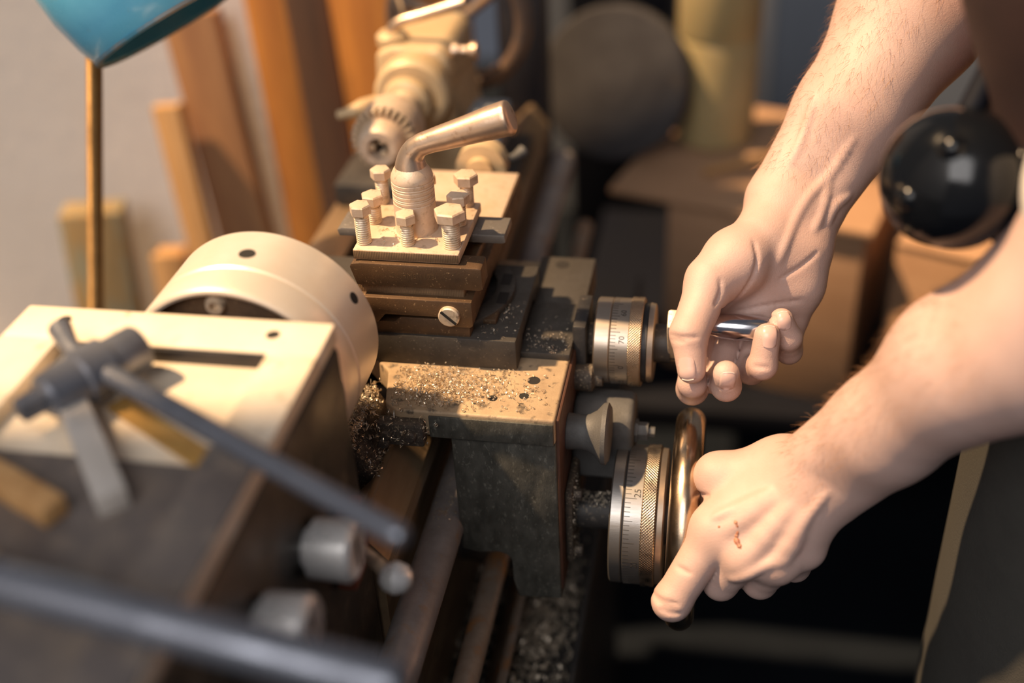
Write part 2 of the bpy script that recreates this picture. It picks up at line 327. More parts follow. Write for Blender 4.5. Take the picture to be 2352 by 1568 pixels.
# ---------------------------------------------------------------- chuck
ck = thing('lathe_chuck', (4, -20, -57), 'large polished steel three jaw lathe chuck', 'chuck')
ca = (4, 5, 0)
cb = MB(); cb.rev([(0, 0), (0, 50), (-1, 55.5), (-3, 57), (-37, 57), (-38, 56.3), (-39.2, 56.3), (-40, 57), (-56, 57), (-58, 56), (-58.6, 54.5), (-58, 53), (-50, 52), (-50, 0)], ca, 'Y', 128)
cbo = cb.build('body', M_bright, ck, 30)
MB().rev([(-46, 0), (-46, 51.8), (-50.2, 51.8), (-53, 40), (-56, 38), (-66, 38), (-66, 0)], ca, 'Y', 72).build('back_plate', M_brown, ck)
def socket(a, y, rr=5.2):
    n = Vector((math.sin(a), 0, math.cos(a))); c = Vector((4, y, 0))+n*57.0
    s = MB(); s.rev([(-6, 0), (-6, rr*.8), (.22, rr*.8), (.22, 0)], c, n, 28); s.build('key_socket', M_hole, ck)
for a in (.05, .05+2*math.pi/3, .05-2*math.pi/3): socket(a, -20)
for a in (1.08, -1.0): socket(a, -8, 4)
for i in range(3):
    a = .55+i*2*math.pi/3; Mr = Matrix.Translation((4, 5, 0)) @ Matrix.Rotation(a, 4, 'Y')
    jb = MB(); jb.box(-7, 7, 0, 5, 14, 50, 1, M=Mr); jb.box(-6, 6, 5, 9, 14, 30, 1, M=Mr); jb.build('jaw', M_steel, ck)
for a in (-1.0, -.1, .9, 2.0, 3.1, 4.2):
    c = Vector((4+45*math.sin(a), -43, 45*math.cos(a)))
    MB().rev([(0, 0), (0, 5.2), (-6, 5.2), (-8, 4.2), (-8, 2.4), (-5, 2.4), (-5, 0)], c, 'Y', 20).build('cap_screw', M_steel, ck)

# ---------------------------------------------------------------- carriage: saddle and apron
cr = thing('lathe_carriage', (90, 85, -215), 'dusty lathe carriage with saddle on the bed and worn black apron', 'lathe carriage')
sd = MB()
sd.prism([(66, 1), (154, 1), (154, 168), (30, 168), (30, 150), (-74, 150), (-74, 60), (30, 60), (52, 36), (58, 8)], 'Z', -67, -50, 1.6, 3)
sdo = sd.build('saddle', M_saddle, cr)
MB().box(84, 153.2, -.2, 2, -67, -52.5, .7).build('saddle_front', M_apron, cr)
for (x, y, r) in ((117, 17, 2.6), (134, 21, 2.8), (137, 36, 3.6)):
    MB().rev([(0, 0), (0, r), (.2, r), (.2, 0)], (x, y, -50), 'Z', 28).build('oil_hole', M_hole, sdo)
MB().box(118.5, 154.5, 57, 112, -50, -45.5, .8).build('screw_cover', M_slide, cr)
MB().box(121, 156.5, 112, 168, -66, -46, 1.0).build('rear_block', M_slide, cr)
MB().rev([(0, 0), (0, 4.4), (.2, 4.4), (.2, 0)], (136, 158, -46), 'Z', 28).build('oil_hole', M_hole, cr)
wp = MB().box(56, 82, -6, 2, -70, -55, 1.2).build('wiper_plate', M_grease, cr)
for (x, z) in ((61, -62), (75, -62), (59, -68)):
    MB().rev([(-9, 0), (-9, 2.4), (-8, 3.3), (-6, 3.5), (-6, 0)], (x, 0, z), 'Y', 20).build('screw', M_grease, wp)
arc = [(125+8*math.cos(t)-8, -161+8*math.sin(t)) for t in [math.pi/2*(1-i/6) for i in range(7)]]
ap = MB(); ap.prism([(95, -66.5), (154, -66.5), (154.5, -187), (128.5, -188.5), (125.5, -175)] + [(x+0.5, z) for x, z in arc[::-1]] + [(106, -154.5), (95.5, -152.5)], 'Y', 2.5, 104, 1.3, 2)
ap.build('apron', M_apron, cr)
MB().box(153.5, 156, 4, 104, -180, -52, .8).build('apron_front_plate', mat('red_brown_iron', (.10, .045, .028), (.065, .03, .02), .2, .5, 60, .1, 900), cr)
MB().box(154, 162, 72, 108, -82, -36, 1.5).build('bearing_bracket', M_cast, cr)
MB().rev([(0, 0), (0, 12.5), (6, 12), (7, 10), (12, 10), (12, 0)], (154.5, 90, -56), 'X', 36).build('bearing_collar', M_grease, cr)
fl = MB().box(156, 161, 14, 58, -168, -112, 2.5).build('shaft_flange', M_grease, cr)
for (y, z) in ((20, -118), (52, -118), (20, -162), (52, -162)):
    MB().rev([(0, 0), (0, 3.6), (4, 3.6), (4.6, 3), (4.6, 0)], (161, y, z), 'X', 6).build('bolt', M_grease, fl)
pk = MB().rev([(0, 0), (0, 10), (1, 10.6), (9, 10), (13, 10.6), (17, 13), (19.5, 16), (21, 17.6), (23.5, 17.8), (25, 15.5), (25.5, 9), (25, 0)], (155.5, 32, -81), 'X', 44).build('plunger_knob', M_casta, cr)
MB().prism([(46, -128), (46, -92), (52, -84), (64, -80), (80, -84), (84, -92), (84, -128)], 'X', 156, 192, 4, 3).build('clutch_housing', M_casta, cr)
MB().rev([(0, 0), (0, 7), (3, 7), (3, 5.5), (9, 5.5), (9, 3), (13, 3), (13, 0)], (191, 62, -101), 'X', 6).build('housing_bolt', M_casta, cr)
MB().rev([(0, 0), (0, 8), (10, 8.5), (12, 5), (16, 5), (17, 0)], (156, 70, -70), 'X', 16).build('oil_cup', M_grease, cr)

# ---------------------------------------------------------------- cross slide and compound
cs = thing('cross_slide', (60, 86, -50), 'dark grey cross slide plate with curved ridge under the compound', 'cross slide')
MB().prism([(44, -49.5), (44, -30), (128, -30), (128, -49.5), (112, -49.5), (106, -40), (66, -40), (60, -49.5)], 'X', -40, 126, 1.0).build('plate', M_slide, cs)
rg = MB()
a0, a1, n = -.95, .62, 26
def arcpts(r, k): a = a0+(a1-a0)*k/n; return (70+r*math.cos(a), 92+r*math.sin(a))
poly = [arcpts(47, k) for k in range(n+1)] + [arcpts(36, k) for k in range(n, -1, -1)]
rg.prism(poly, 'Z', -30.2, -25.5, .7).build('swivel_ring', M_slide, cs)
for k, (x, y) in enumerate(((112, 82), (110.5, 103))): MB().box(x-3, x+3, y-6, y+6, -25.6, -25.2, 0).build('slot', M_hole, cs)
MB().box(96, 112, 60, 70, -30, -26.5, .8, M=None).build('swivel_stop', M_brown, cs)

cp_ = thing('compound_slide', (70, 122, -36), 'oily brown compound slide with a slotted gib screw in front', 'compound slide')
MB().prism([(36, -36), (97, -36), (99.5, -33), (100, -22.5), (86, -22.5), (82.5, -19), (60, -19), (56, -22.5), (36, -22.5)], 'Y', 46, 200, .8).build('base', M_brown, cp_)
MB().prism([(36, -5), (102.5, -5), (102.5, -20.6), (101, -22), (88, -22), (92, -16), (52, -16), (47, -22), (36, -22)], 'Y', 43, 204, .8).build('slide', M_brown, cp_)
MB().box(37, 101, 113, 203, -5.1, -4.6, .2).build('top_surface', M_post, cp_)
gs = MB().rev([(0, 0), (0, 6.1), (-2.4, 6.1), (-3, 5.4), (-3, 0)], (89.5, 43.2, -14), 'Y', 32).build('gib_screw', M_steel, cp_)
MB().box(-5.6, 5.6, -.4, .4, -.7, .7, M=Matrix.Translation((89.5, 40.0, -14)) @ Matrix.Rotation(.75, 4, 'Y')).build('slot', M_hole, gs)
MB().rev([(0, 0), (0, 9), (6, 9), (6, 17), (20, 17), (22, 15), (22, 0)], (74, 204, -6), 'Y', 40).build('feed_dial', M_tan, cp_)
MB().tube([(86, 222, -6), (94, 228, -5), (99, 234, -3)], [3, 3, 4.5], 14).build('ball_handle', M_casta, cp_)

# ---------------------------------------------------------------- four way toolpost
tp = thing('toolpost', (66, 79, -7), 'four way toolpost with clamping bolts and a bent lever handle', 'toolpost')
MB().box(36, 96, 48.5, 110, 15.8, 22, .7).build('top_plate', M_post, tp)
MB().box(36.2, 95.8, 48.2, 48.9, 16.4, 21.4, .2).build('front_edge', M_milled, tp)
MB().box(50, 82, 62, 97, 0, 16, .8).build('core', M_brown, tp)
MB().box(36, 97.5, 48.5, 111, -7, .8, .7).build('base_plate', M_milled, tp)
hub = [(0, 0), (0, 11.9), (17, 11.8)]
for z in (18, 20.4, 21.6, 24, 26.6, 28, 30.6): hub += [(z, 11.8), (z+.3, 11.5), (z+.6, 11.5), (z+.9, 11.8)]
hub += [(32.5, 11.8), (34.5, 11.3), (37, 10), (39.5, 8.4), (41.5, 7.4), (42, 0)]
ho = MB().rev(hub, (66, 76, 22), 'Z', 64).build('hub', M_post, tp)
M_lever = mat('worn_bronze_lever', (.66, .52, .41), (.54, .39, .28), .85, .36, 60, .08, 900, c3=(.36, .22, .13), s3=150, m3=(.58, .72), rvar=.1)
MB().tube([(66, 76, 58), (66.3, 76, 63.5), (67.8, 75.8, 68.5), (72, 75.4, 73), (79, 75, 76.3), (96, 74.4, 82.3), (112, 74, 88), (121.6, 74, 91.2), (123.4, 74, 91.8), (124.2, 74, 92.1)], [9.6, 8.2, 6.8, 6.1, 6.3, 7.6, 8.9, 9.5, 8.6, 6.4], 32, 5).build('lever', M_lever, tp, 60)
def bolt(x, y, ztop, af, hh, r, rot, tilt=0):
    M = Matrix.Translation((x, y, 22)) @ Matrix.Rotation(tilt, 4, 'Y') @ Matrix.Rotation(rot, 4, 'Z'); h = ztop-22
    sh = MB(); prof = [(-10, 0), (-10, r-.5)]
    z = -9.5
    while z < h-hh-2.5: prof += [(z, r-.55), (z+.45, r), (z+.75, r)]; z += 1.35
    prof += [(h-hh-2, r-.5), (h-hh, r-.3), (h-hh, 0)]
    sh.rev(prof, (0, 0, 0), 'Z', 24, M=M); s = sh.build('bolt', M_steel, tp)
    R = af/math.sqrt(3); hd = MB(); hd.rev([(h-hh, 0), (h-hh, R*.9), (h-hh+.5, R), (h-.9, R), (h-.15, R*.90), (h, R*.80), (h, 0)], (0, 0, 0), 'Z', 6, M=M); hd.build('bolt_head', M_post, s, 20)
bolt(40.5, 57, 46, 10.5, 6, 4.2, .25); bolt(40, 81, 40, 11.5, 6, 4.2, .1); bolt(38.5, 105, 44, 10.5, 6, 3.9, .4)
bolt(65.5, 57.5, 41.5, 10.2, 6, 3.9, .05); bolt(90.5, 57.5, 45, 15.2, 6.2, 5, .15); bolt(89.5, 82.5, 41.5, 11.2, 6, 4, .5); bolt(89, 106, 42.5, 12.4, 6.5, 4, .3); bolt(65, 105.5, 41, 11, 6, 4, .2)

t1 = thing('tool_bar', (70, 53, 1), 'stamped steel cutting tool bar clamped at the front of the toolpost', 'cutting tool')
MB().prism([(37, 1.2), (107, 1.2), (109, 2.2), (108.6, 15), (106.6, 15.4), (40, 15.4), (35, 14.6), (34, 12.6)], 'Y', 45.5, 60, .6).build('shank', M_brown, t1)
def text_mesh(s, size, M, name, m, parent, ext=.12):
    cu = bpy.data.curves.new('txt', 'FONT'); cu.body = s; cu.size = size; cu.extrude = ext; cu.align_x = 'CENTER'; cu.align_y = 'CENTER'; cu.resolution_u = 3
    o = bpy.data.objects.new('txt', cu); COL.objects.link(o); dg = bpy.context.evaluated_depsgraph_get(); dg.update()
    me = bpy.data.meshes.new_from_object(o.evaluated_get(dg)); bpy.data.objects.remove(o); bpy.data.curves.remove(cu)
    if callable(M):
        for v in me.vertices: v.co = M(v.co)
    else: me.transform(M)
    me.materials.clear(); return link_mesh(name, me, m, parent, 0)
text_mesh('S . HMS 1123', 4.6, Matrix.Translation((70, 45.45, 8.4)) @ Matrix.Rotation(math.pi/2, 4, 'X'), 'stamped_text', mat('stamp_shadow', (.10, .06, .03), None, .3, .5), t1)
MB().box(52, 98, 98, 109, 0, 9.6, .6).build('packing', M_brown, tp)
tag(MB().prism([(16, 10), (113, 9.6), (115, 10.4), (114.4, 15), (18, 15.4), (15, 14)], 'Y', 84, 106, .6).build('tool_bar', mat('grey_tool_steel', (.24, .22, .20), (.17, .15, .13), .5, .45, 60, .1, 900, c3=(.42, .38, .33), s3=300, m3=(.6, .7))), 'dark steel cutting tool bar clamped across the back of the toolpost', 'cutting tool')

# ---------------------------------------------------------------- dials and cranks
def ticks(org, r, x0, n, l1, l2, l5, m, parent, w=.35):
    t = MB()
    for k in range(n):
        a = 2*math.pi*k/n; L = l5 if k % 10 == 0 else (l2 if k % 5 == 0 else l1)
        M = Matrix.Translation(org) @ Matrix.Rotation(a, 4, 'X')
        t.box(x0, x0+L, -w/2, w/2, r-.15, r+.06, M=M)
    o = t.build('graduation_marks', m, parent, 0); o['kind'] = 'stuff'; return o
def wrap_text(s, size, org, r, x, a, parent):
    """numeral wrapped on a dial of axis X; a is the angle from straight up towards the camera (-Y)"""
    def f(c):
        th = a-c.x/r*1.0; rad = r+c.z+.02
        return Vector((org[0]+x-c.y, org[1]-math.sin(th)*rad, org[2]+math.cos(th)*rad))
    return text_mesh(s, size, lambda c: f(Vector((c.x, -c.y, c.z)) if False else Vector((c.x, c.y, c.z))), 'numeral', M_ink, parent, .08)

oc = (166.5, 90, -56)
xc = thing('cross_slide_crank', (190, 90, -84), 'knurled cross slide dial with a chrome crank grip held by the upper hand', 'crank')
MB().rev([(0, 0), (0, 24.8), (.8, 25.6), (8.6, 25.6), (9.2, 25.0), (9.2, 0)], oc, 'X', 96).build('fixed_ring', M_dial, xc)
dl = MB().rev([(9.4, 0), (9.4, 25.2), (9.8, 25.7), (20, 25.7), (20, 0)], oc, 'X', 96).build('dial', M_dial, xc)
ticks(oc, 25.7, 9.8, 80, 3.2, 4.6, 5.6, M_ink, dl)
for s, a in (('70', .96), ('0', 1.62), ('60', .30), ('10', 2.2)): wrap_text(s, 4.6, oc, 25.7, 16.6, a, dl)
kn = MB().rev([(20, 0), (20, 26.2), (20.5, 26.7), (27, 26.7), (27.6, 26.0), (27.6, 0)], oc, 'X', 128); kn.build('knurled_ring', knurl_mat('knurl_fine', (.55, .45, .34), (.42, .33, .24), 'X', 110, 1.5, .35), xc, org=oc)
MB().rev([(27.6, 0), (27.6, 23.5), (30.5, 23.5), (30.5, 0)], oc, 'X', 72).build('spacer_washer', M_dark, xc)
MB().rev([(30.5, 0), (30.5, 23), (31, 23.8), (34, 23.2), (34.4, 22), (34.4, 0)], oc, 'X', 72).build('end_ring', M_dial, xc)
MB().rev([(34, 0), (34, 11.5), (44, 11.2), (44, 8.5), (52, 8.5), (52, 0)], oc, 'X', 40).build('hub', M_cast, xc)
MB().rev([(43, 0), (43, 9.6), (50, 9.6), (51, 8.5), (51, 0)], oc, 'X', 6).build('hub_nut', M_cast, xc)
ga = Vector((213, 66, -25))
d = (Vector((ga.x, ga.y, ga.z))-Vector((ga.x, 90, -56))); L = d.length; ang = math.atan2(-d.y, d.z)
Ma = Matrix.Translation((0, 90, -56)) @ Matrix.Rotation(ang, 4, 'X')
MB().prism([(-8, -10), (8, -10), (9, 0), (7, L), (5.5, L+6), (-5.5, L+6), (-7, L), (-9, 0)], 'X', 209, 216.5, 1.5, M=Ma).build('crank_arm', M_steel, xc)
MB().rev([(0, 0), (0, 5), (4, 5), (5, 4.6), (10, 5.2), (20, 6.8), (30, 7.4), (42, 7.0), (50, 5.9), (54, 4.6), (56, 2.6), (56.6, 0)], (216.5, 66, -25), (1, 0, -.02), 40).build('grip', M_chrome, xc, 60)

oh = (183, 35, -142.5)
hw = thing('carriage_handwheel', (205, 35, -210), 'large graduated carriage dial and round steel handwheel gripped by the lower hand', 'handwheel')
MB().rev([(-28, 0), (-28, 11), (0, 11), (0, 0)], oh, 'X', 40).build('shaft', M_cast, hw)
MB().rev([(0, 0), (0, 40), (.8, 41), (6.6, 41), (7.2, 40.2), (7.2, 0)], oh, 'X', 128).build('fixed_ring', M_dial2, hw)
MB().rev([(7.2, 0), (7.2, 39.4), (8.0, 39.4), (8.0, 0)], oh, 'X', 96).build('groove', M_dark, hw)
dl2 = MB().rev([(8.0, 0), (8.0, 40.6), (8.4, 41.2), (18, 41.2), (18, 0)], oh, 'X', 128).build('dial', M_dial2, hw)
ticks(oh, 41.2, 8.4, 100, 3.4, 5.0, 6.6, M_ink, dl2)
for s, a in (('20', 1.62), ('25', .55), ('15', 2.5)): wrap_text(s, 5.4, oh, 41.2, 15.4, a, dl2)
MB().rev([(18, 0), (18, 41.4), (18.6, 42), (25.6, 42), (26.2, 41.2), (26.2, 0)], oh, 'X', 128).build('knurled_ring', knurl_mat('knurl_coarse', (.50, .43, .35), (.38, .31, .24), 'X', 150, 1.7, .35), hw, org=oh)
MB().rev([(26.2, 0), (26.2, 39.6), (27, 40.4), (30, 40), (30.6, 38.6), (30.6, 0)], oh, 'X', 96).build('end_ring', M_dial, hw)
MB().rev([(30.6, 0), (30.6, 17), (36, 16), (46, 15), (48, 12), (48, 0)], oh, 'X', 48).build('hub', M_cast, hw)
for k in range(3):
    a = .5+k*2*math.pi/3; v = Vector((0, math.sin(a), math.cos(a))); c = Vector((225, 35, -142.5))
    MB().tube([c+v*12, c+v*35, c+v*56], [6, 5, 5], 14).build('spoke', M_wheel, hw)
MB().torus((225, 35, -142.5), 'X', 57, 8.6, 120, 28).build('rim', M_wheel, hw, 60)

# ---------------------------------------------------------------- drill chuck and tailstock
A = (4, 0, 6)
dc = thing('drill_chuck', (4, 235, -18), 'keyed drill chuck with toothed ring in the tailstock quill', 'drill chuck')
MB().rev([(209.5, 7.6), (209.5, 12.4), (211, 14), (217, 15.6), (223, 16.4), (229.4, 16.4), (229.4, 22.4), (252, 22.4), (256, 20), (258, 12), (262, 11), (262, 0), (222, 0), (222, 7.6)], A, 'Y', 72, closed=True).build('body', M_post, dc)
MB().rev([(229.0, 16.2), (229.0, 21.8), (229.5, 21.8), (229.5, 16.2)], A, 'Y', 60, closed=True).build('tooth_gap_shade', M_dark, dc)  # dark ring colours in the shade between the teeth
MB().rev([(222.2, 0), (222.2, 7.4), (221.8, 7.4), (221.8, 0)], A, 'Y', 24).build('bore_floor', M_hole, dc)
for k in range(3):
    a = .5+k*2*math.pi/3; M = Matrix.Translation(A) @ Matrix.Rotation(a, 4, 'Y'); MB().box(-2.0, 2.0, 212, 222, 3.2, 8, .4, M=M).build('jaw', M_steel, dc)
for k in range(28):
    a = 2*math.pi*k/28; M = Matrix.Translation(A) @ Matrix.Rotation(a, 4, 'Y')
    MB().prism([(-.95, 16.2), (.95, 16.2), (1.25, 22.6), (-1.25, 22.6)], 'Y', 222.6, 229.2, .25, 1, M=M).build('tooth', M_steel, dc)
ts = thing('tailstock', (4, 370, -82), 'tan painted tailstock with bent clamp lever and handwheel behind', 'tailstock')
MB().rev([(258, 0), (258, 12.5), (300, 12.5), (300, 0)], A, 'Y', 40).build('quill', M_steel, ts)
MB().rev([(282, 0), (282, 15), (284, 18), (292, 19), (296, 17), (296, 0)], A, 'Y', 48).build('quill_nut', M_tan, ts)
MB().rev([(298, 0), (298, 25), (301, 28), (310, 28.5), (314, 26), (400, 26), (402, 24), (402, 0)], A, 'Y', 56).build('barrel', M_tan, ts)
MB().prism([(-34, -80), (42, -80), (34, -40), (29, 0), (29, 26), (22, 34), (-14, 36), (-27, 30), (-29, 0)], 'Y', 322, 408, 4, 3).build('body', M_tan, ts)
MB().box(-72, 72, 315, 425, -96, -76, 3).build('base', M_cast, ts)
MB().rev([(0, 0), (0, 12), (6, 12), (9, 9), (9, 0)], (-17, 338, 33), 'Z', 32).build('lever_boss', M_tan, ts)
MB().tube([(-17, 338, 38), (-16, 338, 44), (-8, 338, 50), (10, 339, 55), (40, 341, 64)], [4.2, 4.2, 4, 4, 4.4], 18, 4).build('clamp_lever', M_lever, ts, 60)
MB().rev([(0, 0), (0, 6), (4, 6), (6, 4), (12, 4), (14, 6.4), (18, 6.8), (19, 5), (19, 0)], (29, 338, 28), 'X', 28).build('spool_knob', M_lever, ts)
MB().rev([(400, 0), (400, 18), (430, 16), (430, 11), (460, 11), (460, 0)], A, 'Y', 40).build('screw_housing', mat('blue_grey_paint', (.16, .20, .22), (.11, .14, .155), .1, .5, 30), ts)
MB().torus((4, 466, 6), 'Y', 56, 8, 80, 18).build('handwheel_rim', mat('black_wheel', (.05, .055, .065), (.22, .12, .06), .2, .45, 9), ts, 60)
for k in range(3):
    a = .9+k*2*math.pi/3; v = Vector((math.sin(a), 0, math.cos(a))); c = Vector((4, 464, 6)); MB().tube([c+v*8, c+v*54], 5, 12).build('handwheel_spoke', M_rod2, ts)
MB().tube([(-24, 300, 0), (-30, 288, 1), (-40, 281, 0), (-47, 279, -1)], [6, 7, 4, 3.2], 16, 3).build('quill_lock', M_tan, ts, 60)
MB().tube([(-26, 420, 10), (-34, 418, 42), (-36, 417, 52)], [4, 4, 5], 14).build('ball_lever', M_chrome, ts, 60)
MB().rev([(-9, 0), (-8, 5), (-4, 8.4), (0, 9.2), (4, 8.4), (8, 5), (9, 0)], (-37, 418, 58), 'Z', 24).build('ball_knob', M_dark, ts)
MB().box(40, 70, 300, 352, -40, -14, 4).build('oil_tank', mat('grey_enamel', (.20, .22, .24), (.15, .165, .18), 0, .5, 30), ts)

# ---------------------------------------------------------------- lamp
lp = thing('work_lamp', (-240, 210, -306), 'blue enamel bell lamp on a ribbed flexible brass stem', 'lamp')
M_stem = mat('brass_gooseneck', (.27, .155, .05), (.20, .11, .035), .6, .45, 40, .05, 600)
sm = MB(); prof = []
p0, p1 = Vector((-250, 210, -175)), Vector((-188, 210, 66)); Ls = (p1-p0).length; k = 0.0
while k < Ls: prof += [(k, 4.8), (k+1.1, 5.6), (k+2.2, 4.8)]; k += 2.2
sm.rev([(0, 0)]+prof+[(Ls, 0)], p0, p1-p0, 20).build('flexible_stem', M_stem, lp, 60)
MB().tube([(-250, 210, -173), (-256, 210, -200), (-258, 210, -848)], [6.5, 6.5, 6.5], 16).build('lower_pipe', M_cast, lp)
MB().rev([(0, 0), (0, 60), (6, 58), (10, 40), (14, 10), (14, 0)], (-258, 210, -850), 'Z', 40).build('foot', M_cast, lp)
MB().tube([(-188, 210, 64), (-180, 214, 95), (-172, 222, 150)], [5, 5, 5.4], 16, 4).build('upper_stem', M_stem, lp, 60)
la = Vector((-.50, .16, .85)).normalized(); lc = Vector((-120, 200, 95))
out = [(0, 54), (2, 56), (14, 60), (34, 64), (56, 65), (80, 60), (100, 46), (114, 24), (118, 18), (136, 17), (139, 14)]
inn = [(136, 12), (116, 14), (110, 24), (97, 44), (78, 58), (56, 63), (34, 62), (14, 58), (1, 53)]
MB().rev(out+inn, lc, la, 72, closed=True).build('shade', M_blue, lp, 50)
MB().rev([(0, 53.6), (-1.2, 54.8), (0, 56.4), (2, 56.6), (2, 53.6)], lc, la, 72, closed=True).build('rim_bead', mat('chipped_rim', (.30, .27, .23), (.06, .22, .32), .2, .5, 60), lp)
MB().rev([(62, 0), (64, 16), (78, 25), (94, 22), (108, 13), (118, 11), (118, 0)], lc, la, 32).build('bulb', mat('frosted_glass', (.75, .75, .72), None, 0, .3), lp, 60)

# ---------------------------------------------------------------- loose things on the headstock
key = thing('chuck_key', (-24, -122, 44), 'steel chuck key with a long tommy bar resting on the headstock lid', 'chuck key')
M_key = mat('blued_key_steel', (.20, .215, .255), (.14, .15, .18), .6, .36, 50, .05, 700)
k0, k1 = Vector((-11, -103, 57)), Vector((-36, -146, 57)); ka = (k1-k0).normalized()
MB().rev([(0, 0), (0, 9.5), (1.5, 10.5), (16, 10.5), (17, 12.6), (30, 12.6), (31.5, 11), (46, 10), (48, 8), (48, 0)], k0, ka, 36).build('socket_body', M_key, key)
MB().rev([(47, 0), (47, 5.4), (58, 5.4), (59, 4.6), (59, 0)], k0, ka, 4).build('square_end', M_key, key, 20)
bd = (Vector((137, -211, 63))-Vector((-19, -124, 59)))
MB().tube([Vector((-19, -124, 59))-bd*.03, Vector((-19, -124, 59))+bd*.97, Vector((-19, -124, 59))+bd*.99, Vector((-19, -124, 59))+bd], [4.6, 4.6, 4.2, 3.2], 24).build('tommy_bar', M_key, key)
MB().tube([(-51, -98, 60), (-41, -109, 59), (-28, -120, 58)], [5.4, 4.2, 4.2], 16).build('bar_stub', M_key, key)
def stick(name, a, b_, w, h, m, label, cat, zb):
    a, b_ = Vector((*a, zb)), Vector((*b_, zb)); dd = b_-a; M = Matrix.Translation(a) @ Matrix.Rotation(math.atan2(dd.y, dd.x), 4, 'Z')
    return tag(MB().box(0, dd.length, -w/2, w/2, 0, h, .7, M=M).build(name, m), label, cat)
M_bit = mat('pale_ground_steel', (.64, .60, .56), (.54, .50, .46), .4, .42, 40, .05, 600)
stick('tool_bit', (-31, -133), (18, -193), 12, 10, M_bit, 'pale square tool bit lying on the headstock below the chuck key', 'tool bit', 44.2)
stick('tool_bit', (-62, -172), (-2, -200), 11, 9, M_wood2, 'brown square bar at the left edge of the headstock, left of the pale bit', 'tool bit', 44.2)
stick('orange_strip', (-14, -127), (41, -160), 10, 2.4, mat('orange_strip', (.55, .33, .10), (.42, .24, .07), .5, .42, 40), 'flat orange strip lying along the tommy bar of the chuck key', 'strip', 42.6)  # flat strip in an orange metallic tone
fb = thing('steel_bar', (60, -252, 51), 'thick blurred steel bar lying across the front of the headstock', 'bar')
MB().tube([(-90, -230, 59), (0, -244.5, 59), (148, -268.5, 59), (151, -269, 59)], [8, 8, 8, 6.5], 28).build('shaft', M_key, fb)
MB().rev([(0, 0), (0, 9.5), (16, 9.5), (18, 8), (18, 0)], (2, -244.3, 59.2), (-1, .13, 0), 28).build('collar', M_chrome, fb)

# ---------------------------------------------------------------- swarf
def curl(n, R, w, turns, pitch):
    v, f = [], []
    for i in range(n+1):
        a = turns*2*math.pi*i/n; r = R*(1-.35*i/n)
        v += [(r*math.cos(a), r*math.sin(a), pitch*i/n-w/2), (r*math.cos(a), r*math.sin(a), pitch*i/n+w/2)]
        if i: f.append((2*i-2, 2*i-1, 2*i+1, 2*i))
    return np.array(v), f
PROTO = [curl(10, 1.1, .5, 1.3, .8), curl(14, .8, .4, 2.2, 1.6), curl(6, 2.2, .5, .45, .3), curl(5, .7, .6, .6, .2), curl(8, 1.5, .35, .8, 2.2)]
def swarf(name, pts, smin, smax, m, parent=None, label=None, flat=.35):
    V, F, off = [], [], 0
    for p in pts:
        v, f = PROTO[np.random.randint(len(PROTO))]; s = np.random.uniform(smin, smax)
        e = Euler((np.random.normal(0, flat*2), np.random.normal(0, flat*2), np.random.uniform(0, 6.3))).to_matrix()
        if np.random.rand() < .45: e = e @ Euler((math.pi/2, 0, 0)).to_matrix()
        w = (v*s) @ np.array(e).T; w[:, 2] -= w[:, 2].min(); w = w+np.array(p); V.append(w); F += [tuple(i+off for i in q) for q in f]; off += len(v)
    me = bpy.data.meshes.new(name); me.from_pydata(np.vstack(V).tolist(), [], F)
    o = link_mesh(name, me, m, parent, 0); o['kind'] = 'stuff'
    if label: tag(o, label, 'metal chips')
    return o
def scatter(n, cx, cy, sx, sy, z, zj=0.0, box=None):
    out = []
    while len(out) < n:
        x, y = np.random.normal(cx, sx), np.random.normal(cy, sy)
        if box and not (box[0] < x < box[1] and box[2] < y < box[3]): continue
        out.append((x, y, z+abs(np.random.normal(0, zj)) if zj else z))
    return out
sb = (60, 152, 3, 43)
swarf('metal_chips', scatter(520, 82, 20, 14, 9, -50, .8, sb)+scatter(160, 106, 24, 20, 10, -50, .3, sb)+scatter(60, 125, 24, 18, 11, -50, 0, sb), .55, 1.25, M_chip, None, 'bright curly metal chips scattered over the lathe saddle')
swarf('metal_chips', scatter(260, 80, 34, 22, 6, -50, .8, (58, 126, 26, 43.5))+scatter(90, 140, 60, 10, 14, -45.4, 0, (127, 153, 57, 110))+scatter(50, 112, 60, 9, 12, -29.9, 0, (103, 125, 45, 126)), .35, .9, M_chipd, None, 'grey metal grit along the foot of the cross slide')
def slope(n, x0, x1, y0, y1, za, zb, zj):
    return [(x0+(x1-x0)*t, np.random.uniform(y0, y1), za+(zb-za)*t+np.random.uniform(0, zj)) for t in np.random.rand(n)]
pile = MB(); pile.prism([(30, -120), (30, -72), (40, -60), (50, -64), (57, -84), (57, -120)], 'Y', -20, 34, 6, 3); 
tag(pile.build('swarf_heap', M_grease), 'dark greasy heap of swarf on the bed between chuck and saddle', 'metal chips', kind='stuff')
swarf('metal_chips', slope(420, 30, 48, -16, 34, -66, -58, 3)+slope(420, 44, 58, -20, 32, -60, -86, 3)+scatter(160, 66, -4, 9, 4, -66, 6), .6, 1.35, M_chip, None, 'golden curly swarf heaped beside the chuck', .8)
swarf('metal_chips', scatter(900, 125, 90, 16, 45, -305, 4, (100, 154, -40, 200))+scatter(500, 70, 60, 25, 60, -305, 3, (30, 100, -60, 200)), 1.0, 2.6, M_chipd, None, 'loose dull swarf lying in the chip tray', .6)
def onrod(n, x0, x1, yc, zc, r, smin, smax, m, label):
    pts = [(np.random.uniform(x0, x1), yc+r*math.sin(a), zc+r*math.cos(a)) for a in np.random.normal(-.25, .45, n)]
    swarf('metal_chips', pts, smin, smax, m, None, label, .5)
